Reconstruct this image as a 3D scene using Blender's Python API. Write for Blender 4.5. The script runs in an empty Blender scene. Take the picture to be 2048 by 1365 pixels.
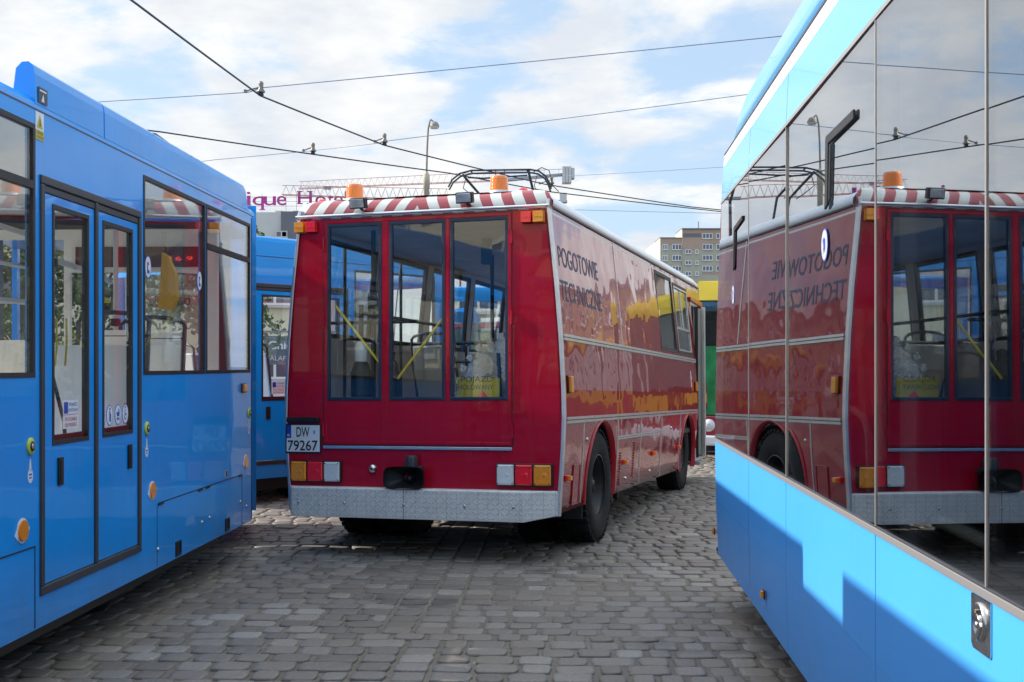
import bpy, bmesh, math, random
from mathutils import Vector, Matrix
random.seed(7)
S = bpy.context.scene
COL = S.collection
R_ = math.radians
# ------------------------------------------------------------------ camera numbers (pixels of the 2048 x 1365 photograph)
F, PX, PY, CH = 2460.0, 1024.0, 732.0, 1.62
CAM = Vector((0, 0, CH))
def at(px, py, D):                      # the point D metres ahead of the camera
    return Vector(((px-PX)/F*D, D, CH-(py-PY)/F*D))
def atz(px, py, z):                     # the point at height z
    return at(px, py, (CH-z)*F/(py-PY))
# ------------------------------------------------------------------ materials
MATS = {}
def nt(m): return m.node_tree.nodes, m.node_tree.links
def pbr(name, col, rough=.5, metal=0, coat=0, var=0, vscale=4, bump=0, bscale=40, wave=0, wscale=1.2, spec=.5, trans=0, emit=None, estr=0, rvar=0, dust=0, coatrough=.02, grime=0):
    m = bpy.data.materials.new(name); m.use_nodes = True
    n, l = nt(m); b = n['Principled BSDF']
    b.inputs['Base Color'].default_value = (*col, 1)
    b.inputs['Roughness'].default_value = rough
    b.inputs['Metallic'].default_value = metal
    b.inputs['Coat Weight'].default_value = coat
    b.inputs['Coat Roughness'].default_value = coatrough
    b.inputs['Specular IOR Level'].default_value = spec
    b.inputs['Transmission Weight'].default_value = trans
    if emit:
        b.inputs['Emission Color'].default_value = (*emit, 1); b.inputs['Emission Strength'].default_value = estr
    tc = n.new('ShaderNodeTexCoord')
    def noise(sc, det=4, vec=None):
        t = n.new('ShaderNodeTexNoise'); t.inputs['Scale'].default_value = sc; t.inputs['Detail'].default_value = det
        l.new(vec or tc.outputs['Object'], t.inputs['Vector']); return t
    src = None
    if var:
        t = noise(vscale, 6)
        mp = n.new('ShaderNodeMapRange'); mp.inputs['From Min'].default_value = .3; mp.inputs['From Max'].default_value = .7
        mp.inputs['To Min'].default_value = 1-var; mp.inputs['To Max'].default_value = 1+var
        l.new(t.outputs['Fac'], mp.inputs['Value'])
        mx = n.new('ShaderNodeMix'); mx.data_type = 'RGBA'; mx.blend_type = 'MULTIPLY'; mx.inputs[0].default_value = 1
        mx.inputs[6].default_value = (*col, 1); l.new(mp.outputs[0], mx.inputs[7]); src = mx.outputs[2]
    if dust:
        mpg = n.new('ShaderNodeMapping'); mpg.inputs['Scale'].default_value = (3, 1.2, 14); l.new(tc.outputs['Object'], mpg.inputs['Vector'])
        t = noise(2.2, 8, mpg.outputs[0])
        cr = n.new('ShaderNodeMapRange'); cr.inputs['From Min'].default_value = .48; cr.inputs['From Max'].default_value = .8
        cr.inputs['To Max'].default_value = dust; l.new(t.outputs['Fac'], cr.inputs['Value'])
        mx = n.new('ShaderNodeMix'); mx.data_type = 'RGBA'; mx.inputs[6].default_value = (*col, 1); mx.inputs[7].default_value = (.32, .30, .28, 1)
        if src: l.new(src, mx.inputs[6])
        l.new(cr.outputs[0], mx.inputs[0]); src = mx.outputs[2]
    if grime:                                           # road dirt thrown up along the lower edge, and faint run marks
        sx = n.new('ShaderNodeSeparateXYZ'); l.new(tc.outputs['Object'], sx.inputs[0])
        zr = n.new('ShaderNodeMapRange'); zr.inputs['From Min'].default_value = .75; zr.inputs['From Max'].default_value = .28; l.new(sx.outputs[2], zr.inputs['Value'])
        t = noise(5, 8); mg = n.new('ShaderNodeMapping'); mg.inputs['Scale'].default_value = (9, 9, .5); l.new(tc.outputs['Object'], mg.inputs['Vector']); t2 = noise(2.5, 6, mg.outputs[0])
        a1 = n.new('ShaderNodeMath'); a1.operation = 'MULTIPLY'; l.new(zr.outputs[0], a1.inputs[0]); l.new(t.outputs['Fac'], a1.inputs[1])
        r2 = n.new('ShaderNodeMapRange'); r2.inputs['From Min'].default_value = .56; r2.inputs['From Max'].default_value = .85; r2.inputs['To Max'].default_value = .35; l.new(t2.outputs['Fac'], r2.inputs['Value'])
        a2 = n.new('ShaderNodeMath'); a2.operation = 'ADD'; a2.use_clamp = True; l.new(a1.outputs[0], a2.inputs[0]); l.new(r2.outputs[0], a2.inputs[1])
        a3 = n.new('ShaderNodeMath'); a3.operation = 'MULTIPLY'; a3.inputs[1].default_value = grime; l.new(a2.outputs[0], a3.inputs[0])
        mx = n.new('ShaderNodeMix'); mx.data_type = 'RGBA'; mx.inputs[6].default_value = (*col, 1); mx.inputs[7].default_value = (.11, .10, .09, 1)
        if src: l.new(src, mx.inputs[6])
        l.new(a3.outputs[0], mx.inputs[0]); src = mx.outputs[2]
    if src: l.new(src, b.inputs['Base Color'])
    if rvar:
        t = noise(vscale*1.7, 6); mp = n.new('ShaderNodeMapRange'); mp.inputs['To Min'].default_value = max(0, rough-rvar); mp.inputs['To Max'].default_value = rough+rvar
        l.new(t.outputs['Fac'], mp.inputs['Value']); l.new(mp.outputs[0], b.inputs['Roughness'])
    nrm = None
    if wave:
        t = noise(wscale, 2); bp = n.new('ShaderNodeBump'); bp.inputs['Strength'].default_value = 1; bp.inputs['Distance'].default_value = wave
        l.new(t.outputs['Fac'], bp.inputs['Height']); nrm = bp.outputs[0]
    if bump:
        t = noise(bscale, 5); bp = n.new('ShaderNodeBump'); bp.inputs['Strength'].default_value = 1; bp.inputs['Distance'].default_value = bump
        l.new(t.outputs['Fac'], bp.inputs['Height'])
        if nrm: l.new(nrm, bp.inputs['Normal'])
        nrm = bp.outputs[0]
    if nrm:
        l.new(nrm, b.inputs['Normal']); l.new(nrm, b.inputs['Coat Normal'])
    MATS[name] = m
    return m
def glass(name, tint, f0, wave=0, wscale=.8, rough=0.0, spot=0):
    m = bpy.data.materials.new(name); m.use_nodes = True
    n, l = nt(m); n.clear()
    out = n.new('ShaderNodeOutputMaterial'); mix = n.new('ShaderNodeMixShader')
    tr = n.new('ShaderNodeBsdfTransparent'); tr.inputs[0].default_value = (*tint, 1)
    gl = n.new('ShaderNodeBsdfGlossy'); gl.inputs['Roughness'].default_value = rough
    gl.inputs['Color'].default_value = (.93, .96, 1, 1)
    g = n.new('ShaderNodeNewGeometry')
    tc = n.new('ShaderNodeTexCoord')
    nrm = g.outputs['Normal']
    if wave:
        t = n.new('ShaderNodeTexNoise'); t.inputs['Scale'].default_value = wscale; t.inputs['Detail'].default_value = 1
        l.new(tc.outputs['Object'], t.inputs['Vector'])
        bp = n.new('ShaderNodeBump'); bp.inputs['Distance'].default_value = wave; l.new(t.outputs['Fac'], bp.inputs['Height'])
        l.new(bp.outputs[0], gl.inputs['Normal'])
    d = n.new('ShaderNodeVectorMath'); d.operation = 'DOT_PRODUCT'
    l.new(nrm, d.inputs[0]); l.new(g.outputs['Incoming'], d.inputs[1])
    def mth(op, a, b=None, c=None):
        k = n.new('ShaderNodeMath'); k.operation = op
        for i, x in enumerate((a, b, c)):
            if x is None: continue
            if isinstance(x, (int, float)): k.inputs[i].default_value = x
            else: l.new(x, k.inputs[i])
        return k.outputs[0]
    a = mth('ABSOLUTE', d.outputs['Value']); o = mth('SUBTRACT', 1, a); p = mth('POWER', o, 5)
    fac = mth('MULTIPLY_ADD', p, 1-f0, f0)
    l.new(fac, mix.inputs[0]); l.new(tr.outputs[0], mix.inputs[1]); l.new(gl.outputs[0], mix.inputs[2])
    last = mix.outputs[0]
    if spot:                                             # small dust specks and smears
        t = n.new('ShaderNodeTexVoronoi'); t.inputs['Scale'].default_value = 26; l.new(tc.outputs['Object'], t.inputs['Vector'])
        t2 = n.new('ShaderNodeTexNoise'); t2.inputs['Scale'].default_value = 2.5; t2.inputs['Detail'].default_value = 6; l.new(tc.outputs['Object'], t2.inputs['Vector'])
        s1 = mth('LESS_THAN', t.outputs['Distance'], .045)
        s2 = mth('GREATER_THAN', t2.outputs['Fac'], .56); s3 = mth('MULTIPLY', s1, s2)
        s4 = n.new('ShaderNodeMapRange'); s4.inputs['From Min'].default_value = .45; s4.inputs['From Max'].default_value = .8; s4.inputs['To Max'].default_value = spot
        l.new(t2.outputs['Fac'], s4.inputs['Value'])
        s5 = mth('MAXIMUM', mth('MULTIPLY', s3, .35), s4.outputs[0])
        df = n.new('ShaderNodeBsdfDiffuse'); df.inputs[0].default_value = (.45, .44, .42, 1)
        m2 = n.new('ShaderNodeMixShader'); l.new(s5, m2.inputs[0]); l.new(last, m2.inputs[1]); l.new(df.outputs[0], m2.inputs[2]); last = m2.outputs[0]
    l.new(last, out.inputs[0]); MATS[name] = m; return m
def M(n): return MATS[n]

pbr('blue', (.0, .30, .80), .34, spec=.15, coat=.5, var=.06, vscale=1.5, wave=.006, wscale=1.3, dust=.03, rvar=.08, grime=.5)
pbr('sky_blue', (.07, .37, .86), .36, spec=.12, coat=.12, var=.03, vscale=1, wave=.0025, wscale=1.2, grime=.3, rvar=.06)
pbr('pale_blue', (.10, .40, .74), .25, coat=.35, spec=.3)
pbr('white_paint', (.8, .81, .82), .35, coat=.5, var=.04, dust=.10)
pbr('red', (.40, .001, .019), .3, spec=.15, coat=.38, var=.06, vscale=2, wave=.0055, wscale=1.1, dust=.03, rvar=.08, grime=.4)
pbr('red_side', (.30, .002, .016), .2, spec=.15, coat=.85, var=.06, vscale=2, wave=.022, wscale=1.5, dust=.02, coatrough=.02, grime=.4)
pbr('cream_trim', (.62, .60, .52), .4, coat=.3, dust=.1)
pbr('aluminium', (.62, .64, .67), .33, .9, var=.08, vscale=9, rvar=.08)
pbr('aluminium_dull', (.5, .51, .52), .45, .75, var=.1, vscale=6, rvar=.1)
pbr('steel', (.55, .53, .51), .28, 1, var=.1, vscale=14, rvar=.1)
pbr('silver_trim', (.36, .34, .33), .42, .5)
pbr('rubber', (.012, .013, .016), .55, var=.25, vscale=5)
pbr('rubber_grey', (.03, .032, .04), .5, var=.2, vscale=3)
pbr('tyre', (.009, .0095, .011), .8, var=.3, vscale=7, bump=.002, bscale=60, dust=.03, spec=.25)
pbr('black', (.008, .008, .009), .45)
pbr('black_metal', (.009, .009, .011), .45, 0, var=.3, dust=.04, spec=.4)
pbr('navy', (.008, .02, .05), .4)
pbr('orange', (.85, .24, .005), .3, coat=.6, var=.08, vscale=30)
pbr('amber', (.8, .27, .004), .22, coat=.7, var=.12, vscale=40, bump=.0006, bscale=220)
pbr('beacon', (.95, .22, .004), .15, coat=1, trans=.25)
pbr('red_lens', (.85, .004, .010), .2, coat=.8, var=.1, vscale=40, bump=.0006, bscale=220)
pbr('clear_lens', (.66, .68, .68), .2, coat=.8, var=.06, vscale=40, bump=.0006, bscale=220)
pbr('lamp_glass', (.45, .47, .5), .12, .6, var=.3, vscale=12)
pbr('yellow', (.52, .40, .02), .4)
pbr('yellow_paint', (.85, .60, .005), .3, coat=.8, var=.04)
pbr('lime', (.50, .56, .07), .4)
pbr('mustard', (.70, .36, .03), .5, var=.06)
pbr('interior_white', (.90, .88, .84), .5, var=.05)
pbr('interior_grey', (.70, .685, .66), .55, var=.08)
pbr('seat_shell', (.86, .84, .80), .45, var=.04)
pbr('seat_tube', (.03, .033, .04), .4, .2)
pbr('seat_blue', (.015, .03, .10), .8, var=.3, vscale=60)
pbr('pole_grey', (.55, .55, .56), .3, .3)
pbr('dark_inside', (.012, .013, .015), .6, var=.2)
pbr('maroon', (.07, .006, .012), .4)
pbr('text_grey', (.08, .10, .15), .6, spec=.3)
pbr('text_black', (.01, .01, .012), .5)
pbr('text_red', (.55, .02, .03), .5)
pbr('text_blue', (.01, .06, .38), .5)
pbr('sticker', (.76, .77, .79), .4, var=.03)
pbr('sticker_sun_dimmed', (.46, .47, .49), .4, var=.03)  # copy of the sticker white, colour darkened for decals standing in full sun
pbr('plate_white', (.72, .73, .74), .35)
pbr('plate_blue', (.01, .05, .35), .35)
pbr('magenta', (.38, .03, .24), .45)
pbr('concrete_pale', (.50, .52, .52), .8, var=.06, vscale=.4)
pbr('concrete_dark', (.13, .14, .17), .8, var=.06, vscale=.4)
pbr('plaster_beige', (.52, .46, .33), .85, var=.07, vscale=.5)
pbr('plaster_green', (.36, .36, .29), .85, var=.07, vscale=.5)
pbr('plaster_brown', (.37, .275, .225), .85, var=.07, vscale=.5)
pbr('plaster_cream', (.70, .62, .44), .85, var=.05, vscale=.5)
pbr('window_far', (.06, .09, .14), .12, spec=.9)
pbr('window_frame', (.75, .76, .78), .5)
pbr('crane_red', (.36, .10, .10), .5)
pbr('crane_white', (.55, .52, .50), .5)
pbr('crane_grey', (.30, .33, .37), .5)
pbr('wire', (.035, .04, .05), .5, .3)
pbr('wire_thin', (.16, .20, .28), .5, .3)
pbr('insulator', (.20, .17, .14), .4, var=.3, vscale=60)
pbr('lamp_post', (.23, .20, .17), .6, var=.15)
pbr('lamp_concrete', (.42, .37, .28), .8, var=.15)
pbr('leaf', (.055, .10, .020), .6, var=.45, vscale=.9)
pbr('leaf_light', (.11, .15, .035), .6, var=.4, vscale=.9)
pbr('bark', (.10, .08, .06), .9, var=.2)
pbr('yard', (.15, .145, .135), .9, var=.25, vscale=1.2, bump=.004, bscale=30)
pbr('grass', (.08, .12, .03), .9, var=.4)
pbr('green_wrap', (.01, .22, .07), .35, coat=.5, var=.35, vscale=5)
pbr('bus_red', (.35, .02, .04), .35, coat=.6)
pbr('purple', (.22, .07, .26), .4, coat=.5)
glass('glass_clear', (.90, .93, .93), .05, wave=.001, spot=.05)
glass('glass_tram', (.99, .995, .99), .04, wave=.0012, spot=.018)
glass('glass_bus', (.95, .97, .97), .04, wave=.002, wscale=1.3, spot=.008)
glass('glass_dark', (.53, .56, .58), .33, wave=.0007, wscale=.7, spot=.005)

def stripes_mat():
    m = bpy.data.materials.new('hazard_stripes'); m.use_nodes = True; n, l = nt(m); b = n['Principled BSDF']
    b.inputs['Roughness'].default_value = .38; b.inputs['Coat Weight'].default_value = .4
    tc = n.new('ShaderNodeTexCoord'); sx = n.new('ShaderNodeSeparateXYZ'); l.new(tc.outputs['Object'], sx.inputs[0])
    def mth(op, a, b_=None):
        k = n.new('ShaderNodeMath'); k.operation = op
        for i, x in enumerate((a, b_)):
            if x is None: continue
            if isinstance(x, (int, float)): k.inputs[i].default_value = x
            else: l.new(x, k.inputs[i])
        return k.outputs[0]
    d = mth('ADD', mth('ABSOLUTE', mth('ADD', sx.outputs[0], 1.288)), mth('MULTIPLY', mth('SUBTRACT', sx.outputs[2], 2.965), .5))
    fr = mth('FRACT', mth('DIVIDE', mth('ADD', d, .19*5-.113), .19))
    w = mth('LESS_THAN', fr, .5)
    t = n.new('ShaderNodeTexNoise'); t.inputs['Scale'].default_value = 14; t.inputs['Detail'].default_value = 6; l.new(tc.outputs['Object'], t.inputs['Vector'])
    mx = n.new('ShaderNodeMix'); mx.data_type = 'RGBA'; mx.inputs[6].default_value = (.23, .012, .022, 1); mx.inputs[7].default_value = (.45, .475, .45, 1); l.new(w, mx.inputs[0])
    mr = n.new('ShaderNodeMapRange'); mr.inputs['To Min'].default_value = .85; mr.inputs['To Max'].default_value = 1.1; l.new(t.outputs['Fac'], mr.inputs['Value'])
    m2 = n.new('ShaderNodeMix'); m2.data_type = 'RGBA'; m2.blend_type = 'MULTIPLY'; m2.inputs[0].default_value = 1; l.new(mx.outputs[2], m2.inputs[6]); l.new(mr.outputs[0], m2.inputs[7])
    l.new(m2.outputs[2], b.inputs['Base Color']); MATS['hazard_stripes'] = m
stripes_mat()
def tread_plate_mat():
    m = bpy.data.materials.new('tread_plate'); m.use_nodes = True; n, l = nt(m); b = n['Principled BSDF']
    b.inputs['Metallic'].default_value = .12; b.inputs['Roughness'].default_value = .45
    tc = n.new('ShaderNodeTexCoord'); sx = n.new('ShaderNodeSeparateXYZ'); l.new(tc.outputs['Object'], sx.inputs[0])
    def mth(op, a, b_=None, c=None):
        k = n.new('ShaderNodeMath'); k.operation = op
        for i, x in enumerate((a, b_, c)):
            if x is None: continue
            if isinstance(x, (int, float)): k.inputs[i].default_value = x
            else: l.new(x, k.inputs[i])
        return k.outputs[0]
    s = .040
    X = mth('DIVIDE', mth('ADD', mth('ADD', sx.outputs[0], mth('MULTIPLY', sx.outputs[1], .9)), 10), s); Z = mth('DIVIDE', mth('ADD', sx.outputs[2], 10), s)
    fx = mth('SUBTRACT', mth('FRACT', X), .5); fz = mth('SUBTRACT', mth('FRACT', Z), .5)
    par = mth('MODULO', mth('ADD', mth('FLOOR', X), mth('FLOOR', Z)), 2)
    sg = mth('SUBTRACT', 1, mth('MULTIPLY', par, 2))
    sz = mth('MULTIPLY', sg, fz)
    a = mth('ADD', fx, sz); c = mth('SUBTRACT', fx, sz)
    h = mth('MAXIMUM', mth('SUBTRACT', mth('SUBTRACT', 1, mth('POWER', mth('ABSOLUTE', mth('DIVIDE', a, .75)), 2)), mth('POWER', mth('ABSOLUTE', mth('DIVIDE', c, .2)), 2)), 0)
    bp = n.new('ShaderNodeBump'); bp.inputs['Distance'].default_value = .005; l.new(h, bp.inputs['Height']); l.new(bp.outputs[0], b.inputs['Normal'])
    t = n.new('ShaderNodeTexNoise'); t.inputs['Scale'].default_value = 7; t.inputs['Detail'].default_value = 8; l.new(tc.outputs['Object'], t.inputs['Vector'])
    # dirt lines between the rows of pattern
    seam = mth('LESS_THAN', mth('FRACT', mth('DIVIDE', mth('ADD', sx.outputs[0], 10.01), .0903)), .035)
    cr = n.new('ShaderNodeMix'); cr.data_type = 'RGBA'; cr.inputs[6].default_value = (.52, .52, .50, 1); cr.inputs[7].default_value = (.76, .76, .73, 1)
    l.new(t.outputs['Fac'], cr.inputs[0])
    c2 = n.new('ShaderNodeMix'); c2.data_type = 'RGBA'; c2.inputs[7].default_value = (.25, .25, .24, 1); l.new(cr.outputs[2], c2.inputs[6]); l.new(mth('MULTIPLY', seam, .6), c2.inputs[0])
    l.new(c2.outputs[2], b.inputs['Base Color']); MATS['tread_plate'] = m
tread_plate_mat()
def sett_mat():
    m = bpy.data.materials.new('granite_setts'); m.use_nodes = True; n, l = nt(m); b = n['Principled BSDF']
    b.inputs['Roughness'].default_value = .55
    g = n.new('ShaderNodeNewGeometry'); tc = n.new('ShaderNodeTexCoord')
    cr = n.new('ShaderNodeValToRGB'); e = cr.color_ramp.elements
    e[0].position = 0; e[0].color = (.122, .106, .090, 1); e[1].position = 1; e[1].color = (.29, .27, .245, 1)
    for p, c in ((.2, (.144, .125, .105, 1)), (.4, (.160, .147, .134, 1)), (.6, (.188, .162, .132, 1)), (.78, (.200, .184, .168, 1)), (.92, (.235, .208, .175, 1))):
        k = e.new(p); k.color = c
    l.new(g.outputs['Random Per Island'], cr.inputs[0])
    t = n.new('ShaderNodeTexNoise'); t.inputs['Scale'].default_value = 55; t.inputs['Detail'].default_value = 8; t.inputs['Roughness'].default_value = .7; l.new(tc.outputs['Object'], t.inputs['Vector'])
    t2 = n.new('ShaderNodeTexNoise'); t2.inputs['Scale'].default_value = .9; t2.inputs['Detail'].default_value = 5; l.new(tc.outputs['Object'], t2.inputs['Vector'])
    mr = n.new('ShaderNodeMapRange'); mr.inputs['From Min'].default_value = .3; mr.inputs['From Max'].default_value = .7; mr.inputs['To Min'].default_value = .62; mr.inputs['To Max'].default_value = 1.35; l.new(t.outputs['Fac'], mr.inputs['Value'])
    mr2 = n.new('ShaderNodeMapRange'); mr2.inputs['From Min'].default_value = .35; mr2.inputs['From Max'].default_value = .65; mr2.inputs['To Min'].default_value = 0; mr2.inputs['To Max'].default_value = .6; l.new(t2.outputs['Fac'], mr2.inputs['Value'])
    mx = n.new('ShaderNodeMix'); mx.data_type = 'RGBA'; mx.blend_type = 'MULTIPLY'; mx.inputs[0].default_value = 1; l.new(cr.outputs[0], mx.inputs[6]); l.new(mr.outputs[0], mx.inputs[7])
    m3 = n.new('ShaderNodeMix'); m3.data_type = 'RGBA'; m3.inputs[7].default_value = (.150, .125, .098, 1); l.new(mr2.outputs[0], m3.inputs[0]); l.new(mx.outputs[2], m3.inputs[6])
    t3 = n.new('ShaderNodeTexNoise'); t3.inputs['Scale'].default_value = .8; t3.inputs['Detail'].default_value = 7; t3.inputs['Roughness'].default_value = .6; l.new(tc.outputs['Object'], t3.inputs['Vector'])
    st = n.new('ShaderNodeMapRange'); st.inputs['From Min'].default_value = .60; st.inputs['From Max'].default_value = .66; st.inputs['To Min'].default_value = 1; st.inputs['To Max'].default_value = .55; l.new(t3.outputs['Fac'], st.inputs['Value'])
    m4 = n.new('ShaderNodeMix'); m4.data_type = 'RGBA'; m4.blend_type = 'MULTIPLY'; m4.inputs[0].default_value = 1; l.new(m3.outputs[2], m4.inputs[6]); l.new(st.outputs[0], m4.inputs[7])
    l.new(m4.outputs[2], b.inputs['Base Color'])
    bp = n.new('ShaderNodeBump'); bp.inputs['Distance'].default_value = .004; l.new(t.outputs['Fac'], bp.inputs['Height']); l.new(bp.outputs[0], b.inputs['Normal'])
    MATS['granite_setts'] = m
    m = bpy.data.materials.new('joint_dirt'); m.use_nodes = True; n, l = nt(m); b = n['Principled BSDF']; b.inputs['Roughness'].default_value = .95
    tc = n.new('ShaderNodeTexCoord'); t = n.new('ShaderNodeTexNoise'); t.inputs['Scale'].default_value = 30; t.inputs['Detail'].default_value = 8; l.new(tc.outputs['Object'], t.inputs['Vector'])
    t2 = n.new('ShaderNodeTexNoise'); t2.inputs['Scale'].default_value = 1.1; l.new(tc.outputs['Object'], t2.inputs['Vector'])
    a = n.new('ShaderNodeMix'); a.data_type = 'RGBA'; a.inputs[6].default_value = (.085, .073, .058, 1); a.inputs[7].default_value = (.21, .18, .142, 1)
    ad = n.new('ShaderNodeMath'); ad.operation = 'MULTIPLY'; l.new(t.outputs['Fac'], ad.inputs[0]); ad2 = n.new('ShaderNodeMath'); ad2.operation = 'MULTIPLY'; ad2.inputs[1].default_value = 2.0; l.new(t2.outputs['Fac'], ad2.inputs[0]); l.new(ad2.outputs[0], ad.inputs[1])
    l.new(ad.outputs[0], a.inputs[0]); l.new(a.outputs[2], b.inputs['Base Color'])
    bp = n.new('ShaderNodeBump'); bp.inputs['Distance'].default_value = .006; l.new(t.outputs['Fac'], bp.inputs['Height']); l.new(bp.outputs[0], b.inputs['Normal'])
    MATS['joint_dirt'] = m
sett_mat()
# ------------------------------------------------------------------ mesh builder
FONT_CACHE = {}
class MB:
    def __init__(s): s.v = []; s.f = []; s.m = []; s.sm = []
    def add(s, vs, fs, mi=0, smooth=False):
        o = len(s.v); s.v += [tuple(p) for p in vs]
        for f in fs: s.f.append(tuple(i+o for i in f)); s.m.append(mi); s.sm.append(smooth)
        return s
    def box(s, x0, x1, y0, y1, z0, z1, mi=0, P=None):
        vs = [(x, y, z) for x in (x0, x1) for y in (y0, y1) for z in (z0, z1)]
        if P: vs = [P(*p) for p in vs]
        return s.add(vs, [(0, 1, 3, 2), (4, 6, 7, 5), (0, 4, 5, 1), (2, 3, 7, 6), (0, 2, 6, 4), (1, 5, 7, 3)], mi)
    def obox(s, c, ax, ay, az, mi=0):               # box from a centre and three half axes
        c, ax, ay, az = map(Vector, (c, ax, ay, az))
        vs = [c+i*ax+j*ay+k*az for i in (-1, 1) for j in (-1, 1) for k in (-1, 1)]
        return s.add(vs, [(0, 1, 3, 2), (4, 6, 7, 5), (0, 4, 5, 1), (2, 3, 7, 6), (0, 2, 6, 4), (1, 5, 7, 3)], mi)
    def bar(s, a, b, r, mi=0, n=6, r2=None, cap=True): return s.tube([a, b], r, n, mi, r2=r2, cap=cap)
    def tube(s, pts, r, n=8, mi=0, r2=None, cap=True):
        pts = [Vector(p) for p in pts]; rings = []; prev = None
        for i, p in enumerate(pts):
            d = (pts[min(i+1, len(pts)-1)]-pts[max(i-1, 0)]).normalized()
            if prev is None:
                a = Vector((0, 0, 1)) if abs(d.z) < .9 else Vector((1, 0, 0))
                x = d.cross(a).normalized()
            else: x = (prev-d*prev.dot(d)).normalized()
            prev = x; y = d.cross(x)
            rr = r if r2 is None else r+(r2-r)*i/(len(pts)-1)
            rings.append([p+x*math.cos(t)*rr+y*math.sin(t)*rr for t in (2*math.pi*k/n for k in range(n))])
        return s.loft(rings, mi, True, cap)
    def loft(s, rings, mi=0, smooth=True, cap=True, closed=True):
        n = len(rings[0]); vs = [p for r in rings for p in r]; fs = []
        for i in range(len(rings)-1):
            for k in range(n if closed else n-1):
                k2 = (k+1) % n; fs.append((i*n+k, i*n+k2, (i+1)*n+k2, (i+1)*n+k))
        s.add(vs, fs, mi, smooth)
        if cap and closed:
            s.add(rings[0], [tuple(range(n))[::-1]], mi); s.add(rings[-1], [tuple(range(n))], mi)
        return s
    def lathe(s, prof, c, axis, n=32, mi=0, smooth=True, x=None, cap=True):   # prof: (radius, along axis)
        a = Vector(axis).normalized(); c = Vector(c)
        if x is None: x = a.cross(Vector((0, 0, 1)) if abs(a.z) < .9 else Vector((1, 0, 0))).normalized()
        y = a.cross(x); rings = []
        for r, h in prof:
            rings.append([c+a*h+x*(math.cos(t)*r)+y*(math.sin(t)*r) for t in (2*math.pi*k/n for k in range(n))])
        return s.loft(rings, mi, smooth, cap)
    def prism(s, poly, P, d0, d1, mi=0):              # polygon (a,b) extruded from depth d0 to d1 through P(a,b,d)
        n = len(poly); A = [P(a, b, d0) for a, b in poly]; B = [P(a, b, d1) for a, b in poly]
        fs = [tuple(range(n))[::-1], tuple(range(n, 2*n))]+[(i, (i+1) % n, n+(i+1) % n, n+i) for i in range(n)]
        return s.add(A+B, fs, mi)
    def disc(s, a, b, r, P, d0, d1, mi=0, n=24, ry=None):
        return s.prism([(a+r*math.cos(2*math.pi*k/n), b+(ry or r)*math.sin(2*math.pi*k/n)) for k in range(n)], P, d0, d1, mi)
    def text(s, body, a, b, P, d, width=None, height=.1, mi=0, depth=.0015, mono=False, bold=0):   # lower left corner at (a,b), cap height, fitted width
        cu = bpy.data.curves.new('lettering', 'FONT'); cu.body = body; cu.size = 1; cu.resolution_u = 3; cu.offset = bold
        ob = bpy.data.objects.new('lettering', cu); COL.objects.link(ob)
        dg = bpy.context.evaluated_depsgraph_get(); me = bpy.data.meshes.new_from_object(ob.evaluated_get(dg))
        vs = [v.co.copy() for v in me.vertices]; fs = [tuple(p.vertices) for p in me.polygons]
        bpy.data.objects.remove(ob); bpy.data.curves.remove(cu); bpy.data.meshes.remove(me)
        if not vs: return s
        x0 = min(v.x for v in vs); x1 = max(v.x for v in vs); k = height/.73
        kx = width/(x1-x0) if width else k
        top = [P(a+(v.x-x0)*kx, b+v.y*k, d+depth) for v in vs]
        return s.add(top, fs, mi)
    def build(s, name, mats, parent=None, bevel=0, seg=2, mw=None, norm=True, weld=False):
        me = bpy.data.meshes.new(name); me.from_pydata(s.v, [], s.f)
        if isinstance(mats, str): mats = [mats]
        for m in mats: me.materials.append(M(m))
        me.polygons.foreach_set('material_index', s.m); me.polygons.foreach_set('use_smooth', s.sm)
        if norm and len(s.f) < 40000:
            bm = bmesh.new(); bm.from_mesh(me)
            if weld: bmesh.ops.remove_doubles(bm, verts=bm.verts[:], dist=.0004)
            bmesh.ops.recalc_face_normals(bm, faces=bm.faces[:]); bm.to_mesh(me); bm.free()
        me.update()
        o = bpy.data.objects.new(name, me); COL.objects.link(o)
        if parent is not None: o.parent = parent
        if mw is not None: o.matrix_world = mw
        if bevel:
            md = o.modifiers.new('bevel', 'BEVEL'); md.width = bevel; md.segments = seg; md.limit_method = 'ANGLE'; md.angle_limit = R_(40)
        return o
def tag(o, label, cat, group=None):
    o['label'] = label; o['category'] = cat
    if group: o['group'] = group
    return o
def thing(name, label, cat, mw=None, loc=None, group=None):
    o = bpy.data.objects.new(name, None); COL.objects.link(o); o.empty_display_size = .2
    if mw is not None: o.matrix_world = mw
    if loc is not None: o.location = loc
    return tag(o, label, cat, group)
def struct(o): o['kind'] = 'structure'; return o
def frame(u, v, w, o):
    m = Matrix.Identity(4)
    for i in range(3): m[i][0] = u[i]; m[i][1] = v[i]; m[i][2] = w[i]; m[i][3] = o[i]
    return m
def yaw_frame(t, o):
    return frame((math.cos(t), -math.sin(t), 0), (math.sin(t), math.cos(t), 0), (0, 0, 1), o)
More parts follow.
